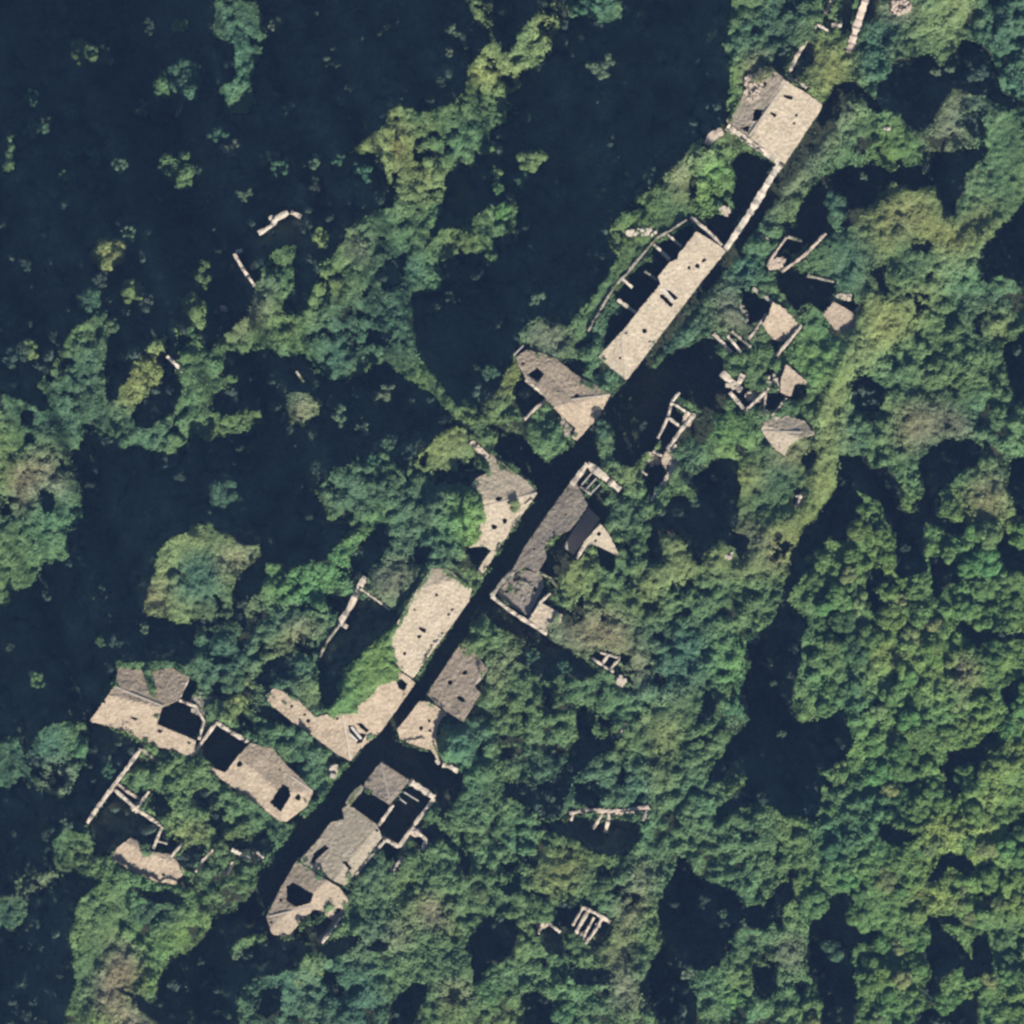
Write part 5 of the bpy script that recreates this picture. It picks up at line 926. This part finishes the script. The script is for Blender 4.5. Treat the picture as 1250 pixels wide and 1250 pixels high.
# the wood: trees one can tell apart, by neighbourhood
AREAS = [
 ("leafy tree in the dense wood filling the right side", (950, 1251, 350, 1251)), ("leafy tree in the thicket right of the highest house", (1010, 1251, -1, 350)),
 ("tree in the wood below the lane's east houses", (540, 950, 760, 1251)), ("tree among the gardens between the eastern ruins", (700, 1010, 270, 760)),
 ("tree on the ridge strip running down from the top edge", (420, 700, -1, 250)), ("tree on the shaded green bank left of centre", (230, 600, 250, 520)),
 ("tree on the green bank at the left edge", (-1, 230, 250, 745)), ("tree around the lower left houses", (-1, 540, 745, 1251)), ("tree beside the lane's west houses", (230, 720, 520, 745)), ("tree near the village top or the top edge", (-1, 1251, -1, 1251))]
LAND = [("the highest roof", 955,145), ("the long cream terrace", 810,375), ("the pinkish hipped roof", 690,480), ("the lane junction corner house", 620,615), ("the broad cream roof", 525,760),
 ("the bright green ivy bank", 445,830), ("the narrow lane roof", 440,890), ("the grey three holed roof", 557,835), ("the long grey roof", 670,640), ("the walled corner house", 640,740), ("the large weathered roof", 165,865),
 ("the low rough slab roof", 180,1050), ("the pinkish house with a jagged hole", 320,950), ("the roofless yard house", 485,985), ("the last roof of the lane", 370,1100), ("the comb shaped ruin", 742,995), ("the ruin of parallel cells", 720,1125),
 ("the tiny two celled wall grid", 740,808), ("the ladder shaped ruin", 820,530), ("the cross shaped walls", 893,466), ("the pale ridged roof", 960,530), ("the broken pink roof", 955,390), ("the small pale roof patch", 1025,388),
 ("the long dark forest gap", 940,880), ("the bottom dark dell", 850,1110), ("the right forest pit", 1170,560), ("the narrow gap near the bottom", 1020,1170), ("the central dark pit", 855,640), ("the upper right dark pit", 1110,110),
 ("the second dark pit of the upper right", 1155,220), ("the right edge's middle", 1250,625), ("the bottom right corner", 1250,1250), ("the top right corner", 1250,0), ("the yellow crowns of the right wood", 1090,820), ("the right edge gap above the middle", 1240,440),
 ("the big rounded thicket", 240,700), ("the slanting pale wall with a square head", 297,325), ("the white zigzag wall", 335,268), ("the big dark hollow", 620,360), ("the ridge strip", 560,110), ("the left edge's middle", 0,625), ("the dark dell left of centre", 330,450),
 ("the pale bent wall", 440,715), ("the brown patch of the lower field", 140,1190), ("the bottom edge's middle", 625,1250), ("the forked court walls", 150,970), ("the red brown crown of the right wood", 1180,825), ("the eastern ivy band", 1110,370), ("the bottom edge left of the dell", 780,1240), ("the right edge below the middle", 1250,900)]
USED = set()
def place_label(x, y, tone, Rm):
    for size in ("", "large " if Rm > 2.05 else "small "):
        for nm, a, b_ in sorted(LAND, key=lambda q: (q[1] - x) ** 2 + (q[2] - y) ** 2)[:12]:
            dx, dy = x - a, y - b_; d = math.hypot(dx, dy); an = math.degrees(math.atan2(-dy, dx)) % 360
            way = ["right of", "above and right of", "above", "above and left of", "left of", "below and left of", "below", "below and right of"][int((an + 22.5) // 45) % 8]
            l = f"{size}{tone} tree {'close' if d < 70 else ('a short way' if d < 120 else 'well')} {way} {nm}"
            if l not in USED and len(l.split()) <= 16: USED.add(l); return l
    return l
pts = list(zip(lx, ly)); placed = 0; tries = 0
while placed < 225 and tries < 40000:
    tries += 1; x, y = random.uniform(-5, 1255), random.uniform(-5, 1255)
    if random.random() < .45: x, y = random.uniform(990, 1255), random.uniform(640, 1255)
    i, j = int((y - C0) / STEP), int((x - C0) / STEP)
    if KIND[i, j] not in (T_, F_): continue
    if HMASK[max(0, i - 7):i + 8, max(0, j - 7):j + 8].any(): continue
    if any((x - a) ** 2 + (y - b_) ** 2 < 21 ** 2 for a, b_ in pts): continue
    w_ = KIND[i - 4:i + 5, j - 4:j + 5]
    if ((w_ == T_) | (w_ == F_)).mean() < .75: continue
    Rm = random.uniform(1.4, 2.7); wood = x > 985 and y > 640
    lab = next(l for l, (a, b_, c, d) in AREAS if a <= x < b_ and c <= y < d or l.startswith("tree near"))
    col = tcol(x, y)
    if wood and random.random() < .3: col = tcol(x, y, random.choice(['y', 'v']), .95)
    tone = "yellowish" if col[0] > .72 * col[1] else ("bluish green" if col[1] < .135 else "mid green")
    tree(x, y, Rm, TOP[i, j] + (random.uniform(1.5, 3.3) if wood else random.uniform(.6, 1.7)), col, place_label(x, y, tone, Rm), 'trees: ' + lab); pts.append((x, y)); placed += 1
print('trees', placed, tries)

# ------------------------------------------------------------------ air between the satellite and the ground
m = bpy.data.materials.new('haze_air'); m.use_nodes = True; nt = m.node_tree; nt.nodes.clear()
pv = nt.nodes.new('ShaderNodeVolumePrincipled'); pv.inputs['Color'].default_value = (0.25, 0.47, 1.0, 1)
pv.inputs['Density'].default_value = 0.000031; pv.inputs['Anisotropy'].default_value = 0.0
mo = nt.nodes.new('ShaderNodeOutputMaterial'); nt.links.new(pv.outputs[0], mo.inputs['Volume'])
zl, zh, e_ = float(GR.min()) - 2.0, CAM_H + 5, ext + 20
V_ = [(sx * e_, sy * e_, z) for z in (zl, zh) for sx, sy in ((-1, -1), (1, -1), (1, 1), (-1, 1))]
hz_ = mesh_obj('haze', V_, [(3, 2, 1, 0), (4, 5, 6, 7), (0, 1, 5, 4), (1, 2, 6, 5), (2, 3, 7, 6), (3, 0, 4, 7)], m)
tag(hz_, 'thin blue air between the high viewpoint and the ground', kind='stuff')
